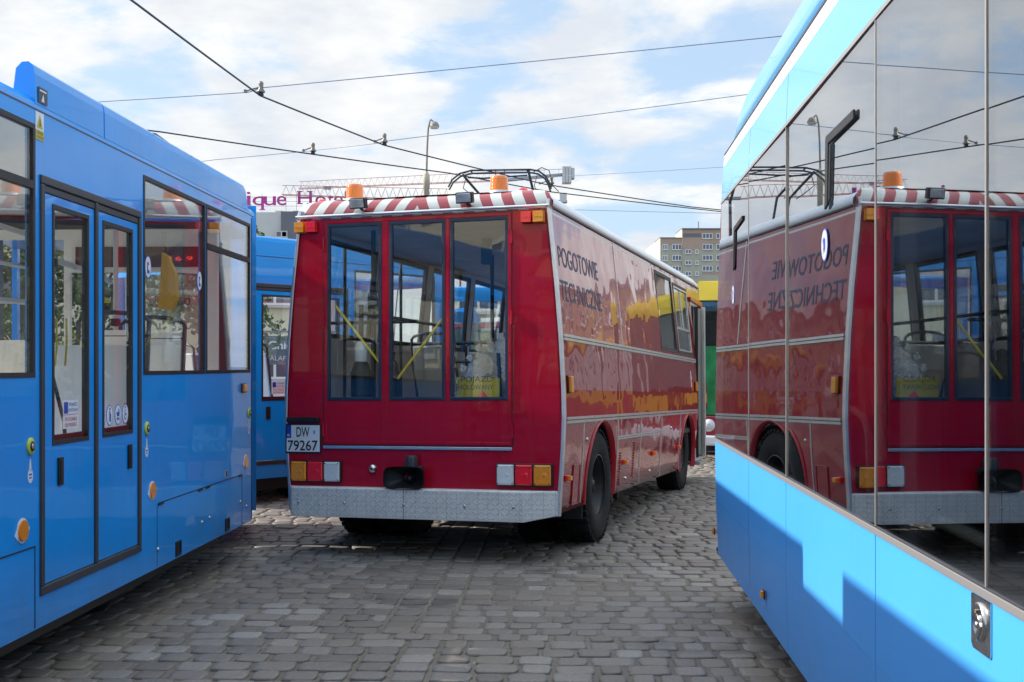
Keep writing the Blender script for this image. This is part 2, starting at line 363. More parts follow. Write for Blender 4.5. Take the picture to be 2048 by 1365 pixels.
def holed(mb, P, a0, a1, b0, b1, holes, t, mi=0, mi_in=None, acuts=(), bcuts=()):
    """a wall sheet of thickness t with rectangular holes; P(a,b,depth)"""
    A = sorted({a0, a1, *acuts, *[x for h in holes for x in h[:2]]}); B = sorted({b0, b1, *bcuts, *[x for h in holes for x in h[2:4]]})
    A = [x for x in A if a0 <= x <= a1]; B = [x for x in B if b0 <= x <= b1]
    inh = lambda a, b: any(h[0] < a < h[1] and h[2] < b < h[3] for h in holes)
    solid = {(i, j) for i in range(len(A)-1) for j in range(len(B)-1) if not inh((A[i]+A[i+1])/2, (B[j]+B[j+1])/2)}
    for k, dpt, m in ((0, 0, mi), (1, -t, mi if mi_in is None else mi_in)):
        vs = [P(a, b, dpt) for a in A for b in B]; nb = len(B)
        mb.add(vs, [(i*nb+j, (i+1)*nb+j, (i+1)*nb+j+1, i*nb+j+1) for i, j in solid], m)
    for i, j in solid:
        for di, dj, e in ((-1, 0, ((0, 0), (0, 1))), (1, 0, ((1, 0), (1, 1))), (0, -1, ((0, 0), (1, 0))), (0, 1, ((0, 1), (1, 1)))):
            if (i+di, j+dj) not in solid:
                q = [(A[i+x], B[j+y]) for x, y in e]
                mb.add([P(*q[0], 0), P(*q[1], 0), P(*q[1], -t), P(*q[0], -t)], [(0, 1, 2, 3)], mi)
def ring_rect(mb, P, a0, a1, b0, b1, fw, d0, d1, mi=0, inset=None):
    """rectangular frame, four mitred-free bars"""
    mb.box(a0, a1, b0, b0+fw, d0, d1, mi, P); mb.box(a0, a1, b1-fw, b1, d0, d1, mi, P)
    mb.box(a0, a0+fw, b0+fw, b1-fw, d0, d1, mi, P); mb.box(a1-fw, a1, b0+fw, b1-fw, d0, d1, mi, P)
def window(P, a0, a1, b0, b1, parent, fmat='rubber', gmat='glass_tram', fw=.025, d0=-.03, d1=.004, gd=-.006, name='window', split=None):
    mb = MB(); ring_rect(mb, P, a0, a1, b0, b1, fw, d0, d1)
    if split: mb.box(a0+fw, a1-fw, split-fw*.8, split+fw*.8, d0, d1+.003, 0, P)
    w = mb.build(name, fmat, parent)
    if split:
        for q0, q1 in ((b0+fw, split-fw*.8), (split+fw*.8, b1-fw)):
            MB().box(a0+fw, a1-fw, q0, q1, gd-.006, gd, 0, P).build('pane', gmat, w)
    else: MB().box(a0+fw, a1-fw, b0+fw, b1-fw, gd-.006, gd, 0, P).build('pane', gmat, w)
    return w
# ------------------------------------------------------------------ world, sun, camera
SUN_AZ, SUN_EL = 77.0, 31.3             # degrees to the left of straight ahead, degrees up
def world():
    w = bpy.data.worlds.new('World'); S.world = w; w.use_nodes = True
    n, l = w.node_tree.nodes, w.node_tree.links
    bg = n['Background']; bg.inputs[1].default_value = .15
    sky = n.new('ShaderNodeTexSky'); sky.sky_type = 'NISHITA'; sky.sun_disc = False
    sky.sun_elevation = R_(SUN_EL); sky.sun_rotation = R_(-SUN_AZ); sky.air_density = 1.0; sky.dust_density = 1.2; sky.ozone_density = 1.5
    tc = n.new('ShaderNodeTexCoord'); sx = n.new('ShaderNodeSeparateXYZ'); l.new(tc.outputs['Generated'], sx.inputs[0])
    def mth(op, a, b=None, c=None, clamp=False):
        k = n.new('ShaderNodeMath'); k.operation = op; k.use_clamp = clamp
        for i, x in enumerate((a, b, c)):
            if x is None: continue
            if isinstance(x, (int, float)): k.inputs[i].default_value = x
            else: l.new(x, k.inputs[i])
        return k.outputs[0]
    z = mth('MAXIMUM', sx.outputs[2], 0.0); den = mth('ADD', z, .20)
    cx = n.new('ShaderNodeCombineXYZ'); l.new(mth('DIVIDE', sx.outputs[0], den), cx.inputs[0]); l.new(mth('DIVIDE', sx.outputs[1], den), cx.inputs[1])
    mp = n.new('ShaderNodeMapping'); mp.inputs['Rotation'].default_value = (0, 0, R_(14)); mp.inputs['Scale'].default_value = (1.0, 1.0, 1); mp.inputs['Location'].default_value = (CLOUD_X, CLOUD_Y, 0); l.new(cx.outputs[0], mp.inputs[0])
    def noise(sc, det, rough=.55, dist=0):
        t = n.new('ShaderNodeTexNoise'); t.inputs['Scale'].default_value = sc; t.inputs['Detail'].default_value = det; t.inputs['Roughness'].default_value = rough; t.inputs['Distortion'].default_value = dist
        l.new(mp.outputs[0], t.inputs['Vector']); return t.outputs['Fac']
    big = noise(.9, 3, .5); mid = noise(2.6, 9, .58, .25)
    c = mth('ADD', mth('MULTIPLY', big, .55), mth('MULTIPLY', mid, .75))
    # thicker cover towards the horizon, where one looks along the layer
    hz = mth('SUBTRACT', 1, mth('MULTIPLY', z, 4.2), clamp=True)
    c = mth('ADD', c, mth('MULTIPLY_ADD', hz, .15, .025))
    mr = n.new('ShaderNodeMapRange'); mr.interpolation_type = 'SMOOTHSTEP'; mr.inputs['From Min'].default_value = .615; mr.inputs['From Max'].default_value = .735; l.new(c, mr.inputs['Value'])
    shade = n.new('ShaderNodeMix'); shade.data_type = 'RGBA'; shade.inputs[6].default_value = (3.75, 3.95, 4.25, 1); shade.inputs[7].default_value = (4.95, 4.95, 4.85, 1)
    sr = n.new('ShaderNodeMapRange'); sr.inputs['From Min'].default_value = .36; sr.inputs['From Max'].default_value = .62; l.new(noise(3.4, 7, .6), sr.inputs['Value']); l.new(sr.outputs[0], shade.inputs[0])
    bl = n.new('ShaderNodeMix'); bl.data_type = 'RGBA'; bl.blend_type = 'MULTIPLY'; bl.inputs[0].default_value = 1; bl.inputs[7].default_value = (1, 1, 1, 1); l.new(sky.outputs[0], bl.inputs[6])
    veil = n.new('ShaderNodeMix'); veil.data_type = 'RGBA'; veil.inputs[0].default_value = .7; veil.inputs[7].default_value = (2.75, 3.65, 4.75, 1); l.new(bl.outputs[2], veil.inputs[6])
    mx = n.new('ShaderNodeMix'); mx.data_type = 'RGBA'; l.new(mth('MULTIPLY', mr.outputs[0], .95), mx.inputs[0]); l.new(veil.outputs[2], mx.inputs[6]); l.new(shade.outputs[2], mx.inputs[7])
    zen = n.new('ShaderNodeMapRange'); zen.inputs['From Min'].default_value = .32; zen.inputs['From Max'].default_value = .9; zen.inputs['To Min'].default_value = 1; zen.inputs['To Max'].default_value = 2.3; l.new(z, zen.inputs['Value'])  # sky brightened high overhead, out of view, added to lift the shade
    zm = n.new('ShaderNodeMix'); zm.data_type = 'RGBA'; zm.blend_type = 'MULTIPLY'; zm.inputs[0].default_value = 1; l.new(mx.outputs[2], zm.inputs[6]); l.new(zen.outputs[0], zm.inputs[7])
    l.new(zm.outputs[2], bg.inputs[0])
CLOUD_X, CLOUD_Y = 17.1, 16.6
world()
su = bpy.data.lights.new('sun', 'SUN'); su.energy = 5.0; su.angle = R_(.53); su.color = (1, .94, .84)
so = bpy.data.objects.new('sun', su); COL.objects.link(so)
tosun = Vector((-math.sin(R_(SUN_AZ))*math.cos(R_(SUN_EL)), math.cos(R_(SUN_AZ))*math.cos(R_(SUN_EL)), math.sin(R_(SUN_EL))))
so.rotation_euler = tosun.to_track_quat('Z', 'Y').to_euler(); so.location = (-30, 10, 30)
cd = bpy.data.cameras.new('camera'); co = bpy.data.objects.new('camera', cd); COL.objects.link(co); S.camera = co
cd.sensor_width = 36; cd.lens = 36*F/2048; cd.shift_y = (PY-682.5)/2048; cd.clip_end = 3000; cd.clip_start = .05
co.location = CAM; co.rotation_euler = (R_(90), 0, 0)
S.view_settings.view_transform = 'Standard'; S.view_settings.look = 'None'; S.view_settings.exposure = .5
S.cycles.use_denoising = True; S.cycles.max_bounces = 10; S.cycles.transparent_max_bounces = 24; S.cycles.caustics_reflective = False; S.cycles.caustics_refractive = False
S.cycles.sample_clamp_indirect = 6; S.cycles.glossy_bounces = 6; S.cycles.diffuse_bounces = 6

# ------------------------------------------------------------------ ground
jd = MB(); jd.add([(-5.2, 2.6, -.009), (5.2, 2.6, -.009), (10, 33, -.009), (-4.2, 33, -.009)], [(0, 1, 2, 3)]); struct(jd.build('joint_bed', 'joint_dirt'))
g = MB(); g.add([(-900, -400, -.012), (900, -400, -.012), (900, 1500, -.012), (-900, 1500, -.012)], [(0, 1, 2, 3)])
struct(g.build('ground', 'yard'))
def setts():
    t = R_(2.3); c, s_ = math.cos(t), math.sin(t); mb = MB()
    def W(x, y, z): return (x*c+y*s_, -x*s_+y*c, z)
    y = 3.4; row = 0; rnd = random.Random(3)
    forced = [-1.115, -.905, -.70]
    prev = 0
    while y < 32:
        dep = rnd.uniform(.165, .205); x = -4.6+rnd.uniform(0, .2); x1 = 4.4
        if y > 12: x1 = 5.5
        if y > 20: x1 = 8
        while x < x1:
            L = rnd.choice((.155, .175, .185, .195, .21, .225, .25))*rnd.uniform(.93, 1.07)
            for fj in forced:
                if x < fj-.02 < x+L*1.35 and y < 13: L = fj-x if fj-x > .1 else L
            if -1.115-.01 <= x < -.7-.05 and y < 13: L = .207
            gp = rnd.uniform(.007, .015) if y > 8 else rnd.uniform(.008, .02)
            a0, a1, b0, b1 = x+gp, x+L-gp*.6, y+gp*.5, y+dep-gp*.35
            n = 12 if y < 15 else 8; ring = []
            hx, hy = (a1-a0)/2, (b1-b0)/2; mx, my = (a0+a1)/2, (b0+b1)/2
            ex = rnd.uniform(5, 12)
            jit = [rnd.uniform(.93, 1.04) for _ in range(n)]
            for k in range(n):
                th = 2*math.pi*(k+.5)/n; cs, sn = math.cos(th), math.sin(th)
                r = (abs(cs)**ex+abs(sn)**ex)**(-1/ex)*jit[k]
                ring.append((r*cs*hx, r*sn*hy))
            z0 = rnd.uniform(-.004, .004)+.003*math.sin(y*1.3)+.003*math.sin(x*1.7+y*.5); tx, ty = rnd.uniform(-.02, .02), rnd.uniform(-.02, .02)
            rings = []
            for f_, dz in ((1.0, -.03), (.99, -.007), (.962, -.001), (.7, .0)):
                rings.append([W(mx+px*f_, my+py*f_, z0+dz+tx*px*f_+ty*py*f_) for px, py in ring])
            mb.loft(rings, 0, True, False); mb.add(rings[-1], [tuple(range(n))], 0, True)
            o = len(mb.v)
            # weld the cap to its ring so that each stone is one island
            nv = n; mb.f[-1] = tuple(i-nv for i in mb.f[-1]); del mb.v[o-nv:]
            x += L
        y += dep; row += 1
    o = mb.build('cobbled_yard', 'granite_setts', norm=False); struct(o)
    # stains on the stones, lying a little above them
    return o
setts()

# ------------------------------------------------------------------ blue trams
def PL(a, b, d): return (d, a, b)
def PLL(a, b, d): return (-2.4-d, a, b)      # far wall seen from outside
def seat(parent, u, v, facing, u1=None, w=.42, shell='seat_shell', tube='seat_tube', width=.42, top=1.42):
    """a moulded seat with a tubular frame; facing +1 looks along +v"""
    f = facing; u1 = u+width if u1 is None else u1
    mb = MB()
    prof = [(v+.42*f, w), (v+.05*f, w-.03), (v-.02*f, w+.1), (v-.10*f, top-.35), (v-.13*f, top-.12)]
    rings = [[(u+.02, p[0], p[1]), (u1-.02, p[0], p[1]), (u1-.02, p[0]-.03*f, p[1]-.02), (u+.02, p[0]-.03*f, p[1]-.02)] for p in prof]
    mb.loft(rings, 0, False, True)
    s = mb.build('seat', shell, parent, bevel=.006)
    mb = MB(); pts = []
    for uu, order in ((u, 1), (u1, -1)):
        q = [(uu, v+.02*f, w-.05), (uu, v-.03*f, w+.15), (uu, v-.11*f, top-.33), (uu, v-.145*f, top-.06)]
        pts += q if order == 1 else q[::-1]
    k = len(pts)//2; ins = []
    for i in range(1, 6):
        th = math.pi*i/6; m = (u+u1)/2; ins.append((m-math.cos(th)*(u1-u)/2*1.0, v-.15*f, top-.06+math.sin(th)*.06))
    pts = pts[:k]+ins+pts[k:]
    mb.tube(pts, .016, 8); mb.bar((u, v-.135*f, top-.16), (u1, v-.135*f, top-.16), .012)
    mb.bar(((u+u1)/2, v+.2*f, w-.04), ((u+u1)/2, v+.2*f, .32), .03)
    mb.build('seat_tube', tube, s)
    return s
def door_leaf(root, a0, a1, b0, b1, g0, g1, gb0, gb1, handle_a, sticker=None):
    mb = MB(); holed(mb, PL, a0, a1, b0, b1, [(g0, g1, gb0, gb1)], .035)
    d = mb.build('door', 'blue', root)
    ring_rect(r := MB(), PL, g0, g1, gb0, gb1, .022, -.03, .004); r.box(g0+.022, g1-.022, gb0+.022, gb0+.050, -.028, -.012, 1, PL); r.build('glazing_frame', ['rubber', 'maroon'], d)
    MB().box(g0+.022, g1-.022, gb0+.022, gb1-.022, -.012, -.006, 0, PL).build('pane', 'glass_tram', d)
    h = MB(); h.box(handle_a-.03, handle_a+.03, .995, 1.14, .001, .012, 0, PL); h.box(handle_a-.018, handle_a+.018, 1.01, 1.125, .0125, .016, 1, PL); h.build('handle', ['black_metal', 'black'], d, bevel=.006)
    return d
def tram(mw, label, v0, v1, doors, wins, fair, far_wins, near_decals=True):
    t = thing('tram', label, 'tram', mw)
    holes = [(d, d+1.50, .46, 2.585) for d in doors]+[(a, b, 1.562, 2.825) for a, b, _ in wins]
    mb = MB(); holed(mb, PL, v0, v1, .30, 2.90, holes, .05, 0, 1)
    for a, b in ((v0, v1),): mb.box(a+.05, b-.05, 2.875, 2.885, -2.3, -.06, 1, PL)
    fh = [(a, b, 1.36, 2.85) for a, b in far_wins]
    holed(mb, PLL, v0, v1, .30, 2.90, fh, .05, 0, 1)
    # rounded ends
    for e, s in ((v0, -1), (v1, 1)):
        prof = [(0, 0), (-.03, .10), (-.10, .17), (-.25, .22), (-1.2, .26), (-2.15, .22), (-2.30, .17), (-2.37, .10), (-2.4, 0)]
        ring = lambda w: [(u, e+s*q*(1 if w < 2.6 else 1-(w-2.6)*.6), w) for u, q in prof]
        mb.loft([ring(w) for w in (.30, .8, 1.34)], 0, True, False, closed=False); mb.loft([ring(w) for w in (2.72, 2.90)], 0, True, False, closed=False)
        for q in (ring(1.34), ring(2.72)): pass
        for k0, k1 in ((0, 2), (6, 8)): mb.loft([ring(w)[k0:k1+1] for w in (1.34, 2.72)], 0, True, False, closed=False)
        eg = MB(); eg.loft([ring(w)[2:7] for w in (1.34, 2.72)], 0, True, False, closed=False); eg.build('end_window', 'glass_tram', t, norm=False)
    body = mb.build('body', ['blue', 'interior_white'], t)
    rf = MB()
    rf.loft([[(0, y, 2.905), (-.004, y, 2.935), (-.03, y, 2.965), (-.25, y, 2.99), (-1.2, y, 3.02), (-2.15, y, 2.99), (-2.37, y, 2.965), (-2.396, y, 2.935), (-2.4, y, 2.905)] for y in (v0-.1, v1+.1)], 0, False, True)
    rf.build('roof', 'blue', t)
    gl = MB(); gl.box(v0, v1, 2.898, 2.908, -.05, .001, 0, PL); gl.build('gutter_seam', 'navy', t)
    for a, b in fair:
        f = MB()
        pr = [(-.002, 2.925), (-.004, 3.08), (-.012, 3.122), (-.035, 3.143), (-.07, 3.141), (-.10, 3.11), (-.12, 2.95)]
        k = .10
        f.loft([[(u, a, w) for u, w in pr], [(u, b-.10, w) for u, w in pr], [(u-.0, b-.03, 2.925+(w-2.925)*.86) for u, w in pr], [(u, b, 2.925+(w-2.925)*.35) for u, w in pr]] if b > v1-.3 else [[(u, a, w) for u, w in pr], [(u, b, w) for u, w in pr]], 0, False, True)
        f.build('roof_fairing', 'blue', t, bevel=.008)
        f = MB(); f.loft([[(-2.4-u, y, w) for u, w in pr] for y in (a, b)], 0, False, True); f.build('roof_fairing', 'blue', t, bevel=.008)
    fl = MB(); fl.box(v0, v1, .30, .36, -2.35, -.055, 0, PL); fl.build('floor', 'interior_grey', t)
    un = MB()
    un.box(v0+.3, v1-.3, .14, .30, -2.2, -.22, 0, PL)
    for vv in (v1-2.4, v0+1.5):
        for uu in (-.45, -1.95): un.lathe([(.05, -.05), (.29, -.05), (.29, .06), (.05, .06)], (uu, vv, .29), (1, 0, 0), 24)
    un.build('underframe', 'black', t)
    for a, b, sp in wins: window(PL, a, b, 1.562, 2.825, t, split=sp)
    for a, b in far_wins: window(PLL, a, b, 1.36, 2.85, t)
    for d in doors:
        fr = MB(); ring_rect(fr, PL, d, d+1.50, .46, 2.585, .045, -.04, .012); fr.box(d+.735, d+.775, .505, 2.54, -.035, .012, 0, PL)
        fr.box(d+.045, d+1.455, 2.50, 2.54, -.035, .004, 0, PL); fr.build('door_frame', 'rubber_grey', t, bevel=.006)
        door_leaf(t, d+.05, d+.73, .51, 2.498, d+.155, d+.65, 1.208, 2.456, d+.25)
        door_leaf(t, d+.78, d+1.45, .51, 2.498, d+.86, d+1.36, 1.208, 2.456, d+1.30)
        rd = [(d+.30, .05, d+.55)]
        st = MB(); q = d+.31
        st.box(q, q+.20, 1.285, 1.435, -.0055, -.004, 0, PL)
        st.box(q+.008, q+.06, 1.366, 1.427, -.004, -.003, 1, PL)
        st.text('POJAZD', q+.075, 1.405, PL, -.004, .11, .018, 1); st.text('KLIMATYZOWANY', q+.065, 1.374, PL, -.004, .128, .018, 1)
        st.box(q, q+.20, 1.3575, 1.3600, -.004, -.003, 2, PL)
        st.text('PO SYGNALE', q+.02, 1.325, PL, -.004, .16, .022, 2); st.text('NIE WSIADAĆ', q+.02, 1.294, PL, -.004, .16, .022, 2)
        st.build('sticker', ['sticker', 'text_blue', 'text_red'], t)
        if near_decals:
            for i, va in enumerate((d+.985, d+1.12, d+1.245)):
                s = MB(); s.disc(va, 1.33, .052, PL, -.0055, -.004, 1, ry=.062); s.disc(va, 1.33, .046, PL, -.004, -.003, 0, ry=.056)
                if i == 0: s.box(va-.008, va+.008, 1.295, 1.355, -.003, -.002, 1, PL); s.disc(va, 1.368, .009, PL, -.003, -.002, 1); s.box(va+.012, va+.018, 1.29, 1.34, -.003, -.002, 1, PL)
                if i == 1: s.prism([(va-.028, 1.345), (va+.025, 1.345), (va+.018, 1.32), (va-.018, 1.32)], PL, -.003, -.002, 1); s.prism([(va, 1.347), (va+.024, 1.347), (va+.012, 1.37)], PL, -.003, -.002, 1); s.disc(va-.013, 1.305, .009, PL, -.003, -.002, 1); s.disc(va+.013, 1.305, .009, PL, -.003, -.002, 1)
                if i == 2: s.disc(va-.005, 1.372, .008, PL, -.003, -.002, 1); s.box(va-.011, va-.002, 1.325, 1.36, -.003, -.002, 1, PL); s.box(va-.002, va+.02, 1.325, 1.332, -.003, -.002, 1, PL); s.disc(va, 1.312, .018, PL, -.003, -.002, 1); s.disc(va, 1.312, .011, PL, -.002, -.001, 0)
                s.build('pictogram', ['sticker', 'text_blue'], t)
    return t
tL = tram(yaw_frame(math.atan((1112-PX)/F), (-2.59834, .09295, 0)), 'long bright blue tram with black framed double doors beside the open cobbles', -7.5, 10.42,
          [-1.2, 6.107], [(-7.1, -5.6, 2.52), (-5.4, -4.0, 2.52), (-3.8, -2.5, 2.52), (-2.4, -1.3, None), (.5, 1.9, None), (2.0, 3.3, 2.52), (3.4, 4.7, 2.52), (4.75, 6.05, 2.52), (7.665, 9.03, None), (9.055, 10.37, 2.515)],
          [(-7.4, 5.22), (6.06, 6.995), (7.01, 10.30)], [(-7, -5.6), (-5.4, -4), (-3.8, -2.4), (-2.2, -.8), (-.6, .8), (1.0, 2.4), (2.6, 4.0), (4.2, 5.6), (5.8, 7.2), (7.4, 8.8), (9.0, 10.3)])
def blocker_section():  # unseen tram section, added to block sun and narrow the lit strip
    c, s_ = math.cos(R_(-14)), math.sin(R_(-14))
    def Q(x, y, z): return (x*c+y*s_-.02, -x*s_+y*c+10.80, z)
    m = MB(); m.box(-2.3, -.25, -.25, .35, .4, .46, 1, Q); m.box(-2.3, -.25, -.25, .35, 2.75, 2.85, 1, Q); m.box(-2.3, -2.2, -.25, .35, .462, 2.748, 1, Q); m.box(-.35, -.25, -.25, .35, .462, 2.748, 1, Q); m.box(-2.38, -.03, .36, 1.9, 2.78, 3.08, 0, Q)
    for x in (-2.38, -.08): m.box(x, x+.05, .36, 1.9, .30, 1.40, 0, Q); m.box(x, x+.05, .36, .55, 1.402, 2.778, 0, Q); m.box(x, x+.05, 1.75, 1.9, 1.402, 2.778, 0, Q)
    m.box(-2.32, -.09, .36, 1.9, .30, .36, 1, Q)
    m.build('blocker_section', ['blue', 'rubber_grey'], tL)
blocker_section()
def tram_details():
    t = tL; P = PL
    for v in (5.903, 7.833, 10.22):
        m = MB(); m.disc(v, .816, .062, P, .001, .004, 0); m.disc(v, .816, .052, P, .004, .012, 1); m.prism([(v-.085, .80), (v-.05, .77), (v-.05, .84)], P, .001, .003, 0); m.prism([(v+.085, .82), (v+.05, .85), (v+.05, .79)], P, .001, .003, 0); m.build('reflector', ['sticker', 'orange'], t)
    for v in (5.995, 7.727, 10.33):
        m = MB(); m.lathe([(.043, 0), (.043, .006), (.036, .010), (.026, .011)], (.001, v, 1.222), (1, 0, 0), 24); m.lathe([(.025, .010), (.025, .014), (.016, .015)], (.001, v, 1.222), (1, 0, 0), 20, 1); m.lathe([(.014, .014), (.012, .017)], (.001, v, 1.222), (1, 0, 0), 16, 2); m.build('door_button', ['lime', 'black', 'aluminium'], t)
        m = MB(); m.disc(v, 1.075, .03, P, .001, .002, 0, ry=.036); m.prism([(v-.014, 1.10), (v+.014, 1.10), (v+.005, 1.16), (v-.005, 1.16)], P, .001, .002, 0); m.box(v-.018, v+.018, 1.078, 1.086, .002, .003, 1, P); m.box(v-.012, v+.012, 1.062, 1.069, .002, .003, 1, P); m.build('button_label', ['sticker', 'text_blue'], t)
    m = MB(); m.box(10.07, 10.20, 1.395, 1.475, .001, .012, 1, P); m.box(10.082, 10.135, 1.405, 1.465, .012, .03, 0, P); m.box(10.14, 10.19, 1.405, 1.465, .012, .03, 0, P); m.build('turn_lamp', ['amber', 'maroon'], t, bevel=.004)
    for v, w in ((8.378, .365), (9.64, .365)):
        m = MB(); ring_rect(m, P, v-.06, v+.06, w-.05, w+.05, .014, .001, .008); m.box(v-.046, v+.046, w-.036, w+.036, .0005, .002, 1, P); m.build('vent', ['black_metal', 'black'], t)
    for x0, x1, y0, y1, d0, d1, mt in ((7.95, 10.08, .718, .724, .0008, .003, 'black'), (4.4, 6.046, .715, .722, .0008, .003, 'black'), (6.047, 6.053, .31, .722, .0008, .003, 'navy'), (7.93, 7.935, .31, .71, .0008, .002, 'navy'), (10.10, 10.105, .31, .71, .0008, .002, 'navy'), (10.415, 10.425, .31, 2.88, -.02, .004, 'navy')):
        m = MB(); m.box(x0, x1, y0, y1, d0, d1, 0, P); m.build('panel_seam', mt, t)
    for v in (7.95, 8.85, 9.05, 10.0):
        m = MB(); m.box(v, v+.10, .706, .7175, .0008, .008, 0, P); m.build('hatch_hinge', 'black', t)
    m = MB()
    for v, w in ((7.95, .42), (8.95, .47), (9.15, .48), (10.05, .50), (10.25, .44)): m.lathe([(.014, 0), (.012, .006), (.004, .008)], (.001, v, w), (1, 0, 0), 12)
    m.build('latch', 'steel', t)
    m = MB(); m.box(9.58, 9.64, .735, .80, .001, .006, 0, P); m.box(9.60, 9.62, .745, .79, .006, .008, 1, P); m.build('data_plate', ['aluminium', 'black'], t)
    m = MB(); m.box(6.055, 6.155, 2.755, 2.895, .001, .002, 0, P); m.box(6.055, 6.155, 2.755, 2.805, .002, .003, 1, P); m.prism([(6.068, 2.815), (6.142, 2.815), (6.105, 2.885)], P, .002, .003, 1); m.prism([(6.10, 2.825), (6.112, 2.825), (6.106, 2.865)], P, .003, .004, 2); m.text('UWAGA', 6.07, 2.785, P, .003, .07, .014, 2); m.text('WYSOKIE NAPIĘCIE', 6.065, 2.764, P, .003, .08, .012, 2); m.build('warning_label', ['sticker', 'yellow', 'text_black'], t)
    m = MB(); m.box(6.09, 6.20, 2.945, 3.025, .001, .002, 0, P); m.prism([(6.125, 2.955), (6.16, 2.955), (6.148, 2.995)], P, .002, .003, 1); m.box(6.105, 6.185, 3.005, 3.013, .002, .003, 1, P); m.build('roof_label', ['navy', 'sticker'], t)
    for v, w in ((7.765, 2.25), (8.90, 2.24)):
        m = MB(); m.disc(v, w, .060, P, -.0045, -.003, 1, ry=.075); m.disc(v, w, .052, P, -.003, -.002, 0, ry=.067); m.prism([(v-.02, w-.04), (v+.022, w-.04), (v+.022, w-.02), (v-.005, w-.015), (v-.005, w+.03), (v-.02, w+.03)], P, -.002, -.001, 1); m.box(v+.0, v+.012, w+.012, w+.032, -.002, -.001, 2 if v < 8 else 1, P); m.build('window_sticker', ['sticker', 'text_blue', 'text_red'], t)
    m = MB(); m.tube([(-.32, 8.15, 3.02), (-.31, 8.25, 3.16), (-.30, 8.45, 3.245), (-.28, 8.75, 3.28), (-.27, 9.05, 3.26), (-.28, 9.3, 3.17), (-.3, 9.4, 3.02)], .014, 10); m.tube([(-.45, 7.9, 3.0), (-.42, 8.05, 3.14), (-.40, 8.3, 3.22), (-.36, 8.6, 3.24), (-.30, 8.62, 3.26)], .008, 8); m.build('roof_cable', 'rubber_grey', t)
    m = MB(); m.box(5.25, 6.0, 3.0, 3.06, -1.9, -.9, 0, P); m.build('roof_box', 'blue', t, bevel=.02)
    # inside
    for (u, v, f, u1) in ((-.62, 8.05, -1, -.14), (-.62, 8.85, -1, -.14), (-.62, 5.0, 1, -.14), (-2.3, 5.0, 1, -1.85), (-2.3, 6.0, 1, -1.85), (-2.3, 7.0, 1, -1.85), (-2.3, 8.3, -1, -1.85), (-2.3, 9.2, 1, -1.85), (-1.75, 6.9, 1, -1.3), (-.62, 3.4, 1, -.14), (-2.3, 3.6, 1, -1.85)): seat(t, u, v, f, u1, w=.86, top=1.98)
    m = MB()
    for u, v in ((-.75, 6.35), (-.62, 7.75), (-.95, 8.5), (-.75, 9.25), (-1.6, 7.6), (-1.6, 5.8), (-.5, 5.55), (-.28, 5.35)): m.bar((u, v, .36), (u, v, 2.7), .019, n=10)
    m.bar((-.75, 5.3, 2.02), (-.75, 7.75, 2.02), .017); m.tube([(-.62, 7.75, 2.30), (-.62, 8.6, 2.26), (-.7, 9.0, 2.24)], .02); m.bar((-1.6, 3, 2.4), (-1.6, 10, 2.4), .017); m.tube([(-.95, 7.6, 2.52), (-.95, 8.2, 2.5), (-.95, 8.45, 2.42), (-.95, 8.5, 2.2)], .019)
    m.bar((-2.3, 6.2, 2.02), (-1.6, 6.2, 2.02), .017); m.bar((-.5, 5.55, 2.03), (-.08, 5.55, 2.03), .02); m.bar((-1.6, 7.6, 2.03), (-.62, 7.75, 2.03), .017)
    m.build('grab_pole', 'pole_grey', t)
    m = MB()
    for u, v, w in ((-.75, 6.35, 2.02), (-.62, 7.75, 2.28), (-.62, 7.75, 1.80), (-1.6, 7.6, 2.03), (-.5, 5.55, 2.03), (-.28, 5.55, 2.03), (-.95, 8.5, 2.4), (-.75, 9.25, 1.95)): m.box(v-.03, v+.03, w-.03, w+.03, u-.03, u+.03, 0, P)
    m.build('pole_clamp', 'black', t, bevel=.008)
    m = MB(); m.prism([(-.218, 2.435), (-.165, 2.40), (-.155, 2.36), (-.115, 2.285), (-.105, 2.095), (-.148, 2.017), (-.25, 2.03), (-.232, 2.22)], lambda a, b, d: (a, 8.7+d, b), 0, .06); m.build('validator_cover', 'mustard', t, bevel=.006)
    m = MB()
    for i, (u, v) in enumerate(((-.35, 7.02), (-.33, 7.1), (-.3, 7.17), (-.14, 7.32))):
        m.tube([(u, v, 1.62), (u+.01, v, 1.75), (u, v+.02, 1.9)], .006, 6)
    m.box(7.26, 7.36, 2.0, 2.03, -.2, -.1, 0, P); m.build('pull_strap', 'yellow', t)
    m = MB(); m.tube([(-.34, 7.05, 1.62), (-.3, 7.15, 1.3), (-.28, 7.25, .6)], .012); m.tube([(-.45, 6.98, 2.3), (-.42, 7.06, 1.9), (-.34, 7.1, 1.4)], .008); m.build('hanging_cable', 'black', t)
    # partition panels behind the doors and the cab wall with its number and destination display
    m = MB(); m.box(6.15, 6.17, .36, 1.75, -.72, -.08, 0, P); m.box(7.62, 7.64, .36, 1.75, -.72, -.08, 0, P); m.build('partition', 'interior_white', t)
    m = MB(); holed(m, lambda a, b, d: (a, 9.62-d, b), -2.34, -.07, .36, 2.70, [(-2.25, -1.3, 1.3, 2.62), (-1.25, -.15, 1.45, 2.36)], .04, 0)
    m.box(9.60, 9.615, 2.40, 2.56, -1.2, -.2, 1, P)
    m.build('cab_wall', ['interior_white', 'maroon'], t)
    m = MB(); m.text('260', -.45, 2.10, lambda a, b, d: (a, 9.61-d, b), .0, .17, .06, 0, .001, bold=.01); m.box(-.48, -.24, 2.2, 2.203, 9.60, 9.606, 1); m.build('fleet_number', ['text_black', 'text_red'], t)
    m = MB(); m.text('16 9', -.44, 2.45, lambda a, b, d: (a, 9.598-d, b), .0, .18, .034, 0, .001, bold=.01); o = m.build('destination_digits', 'led', t)
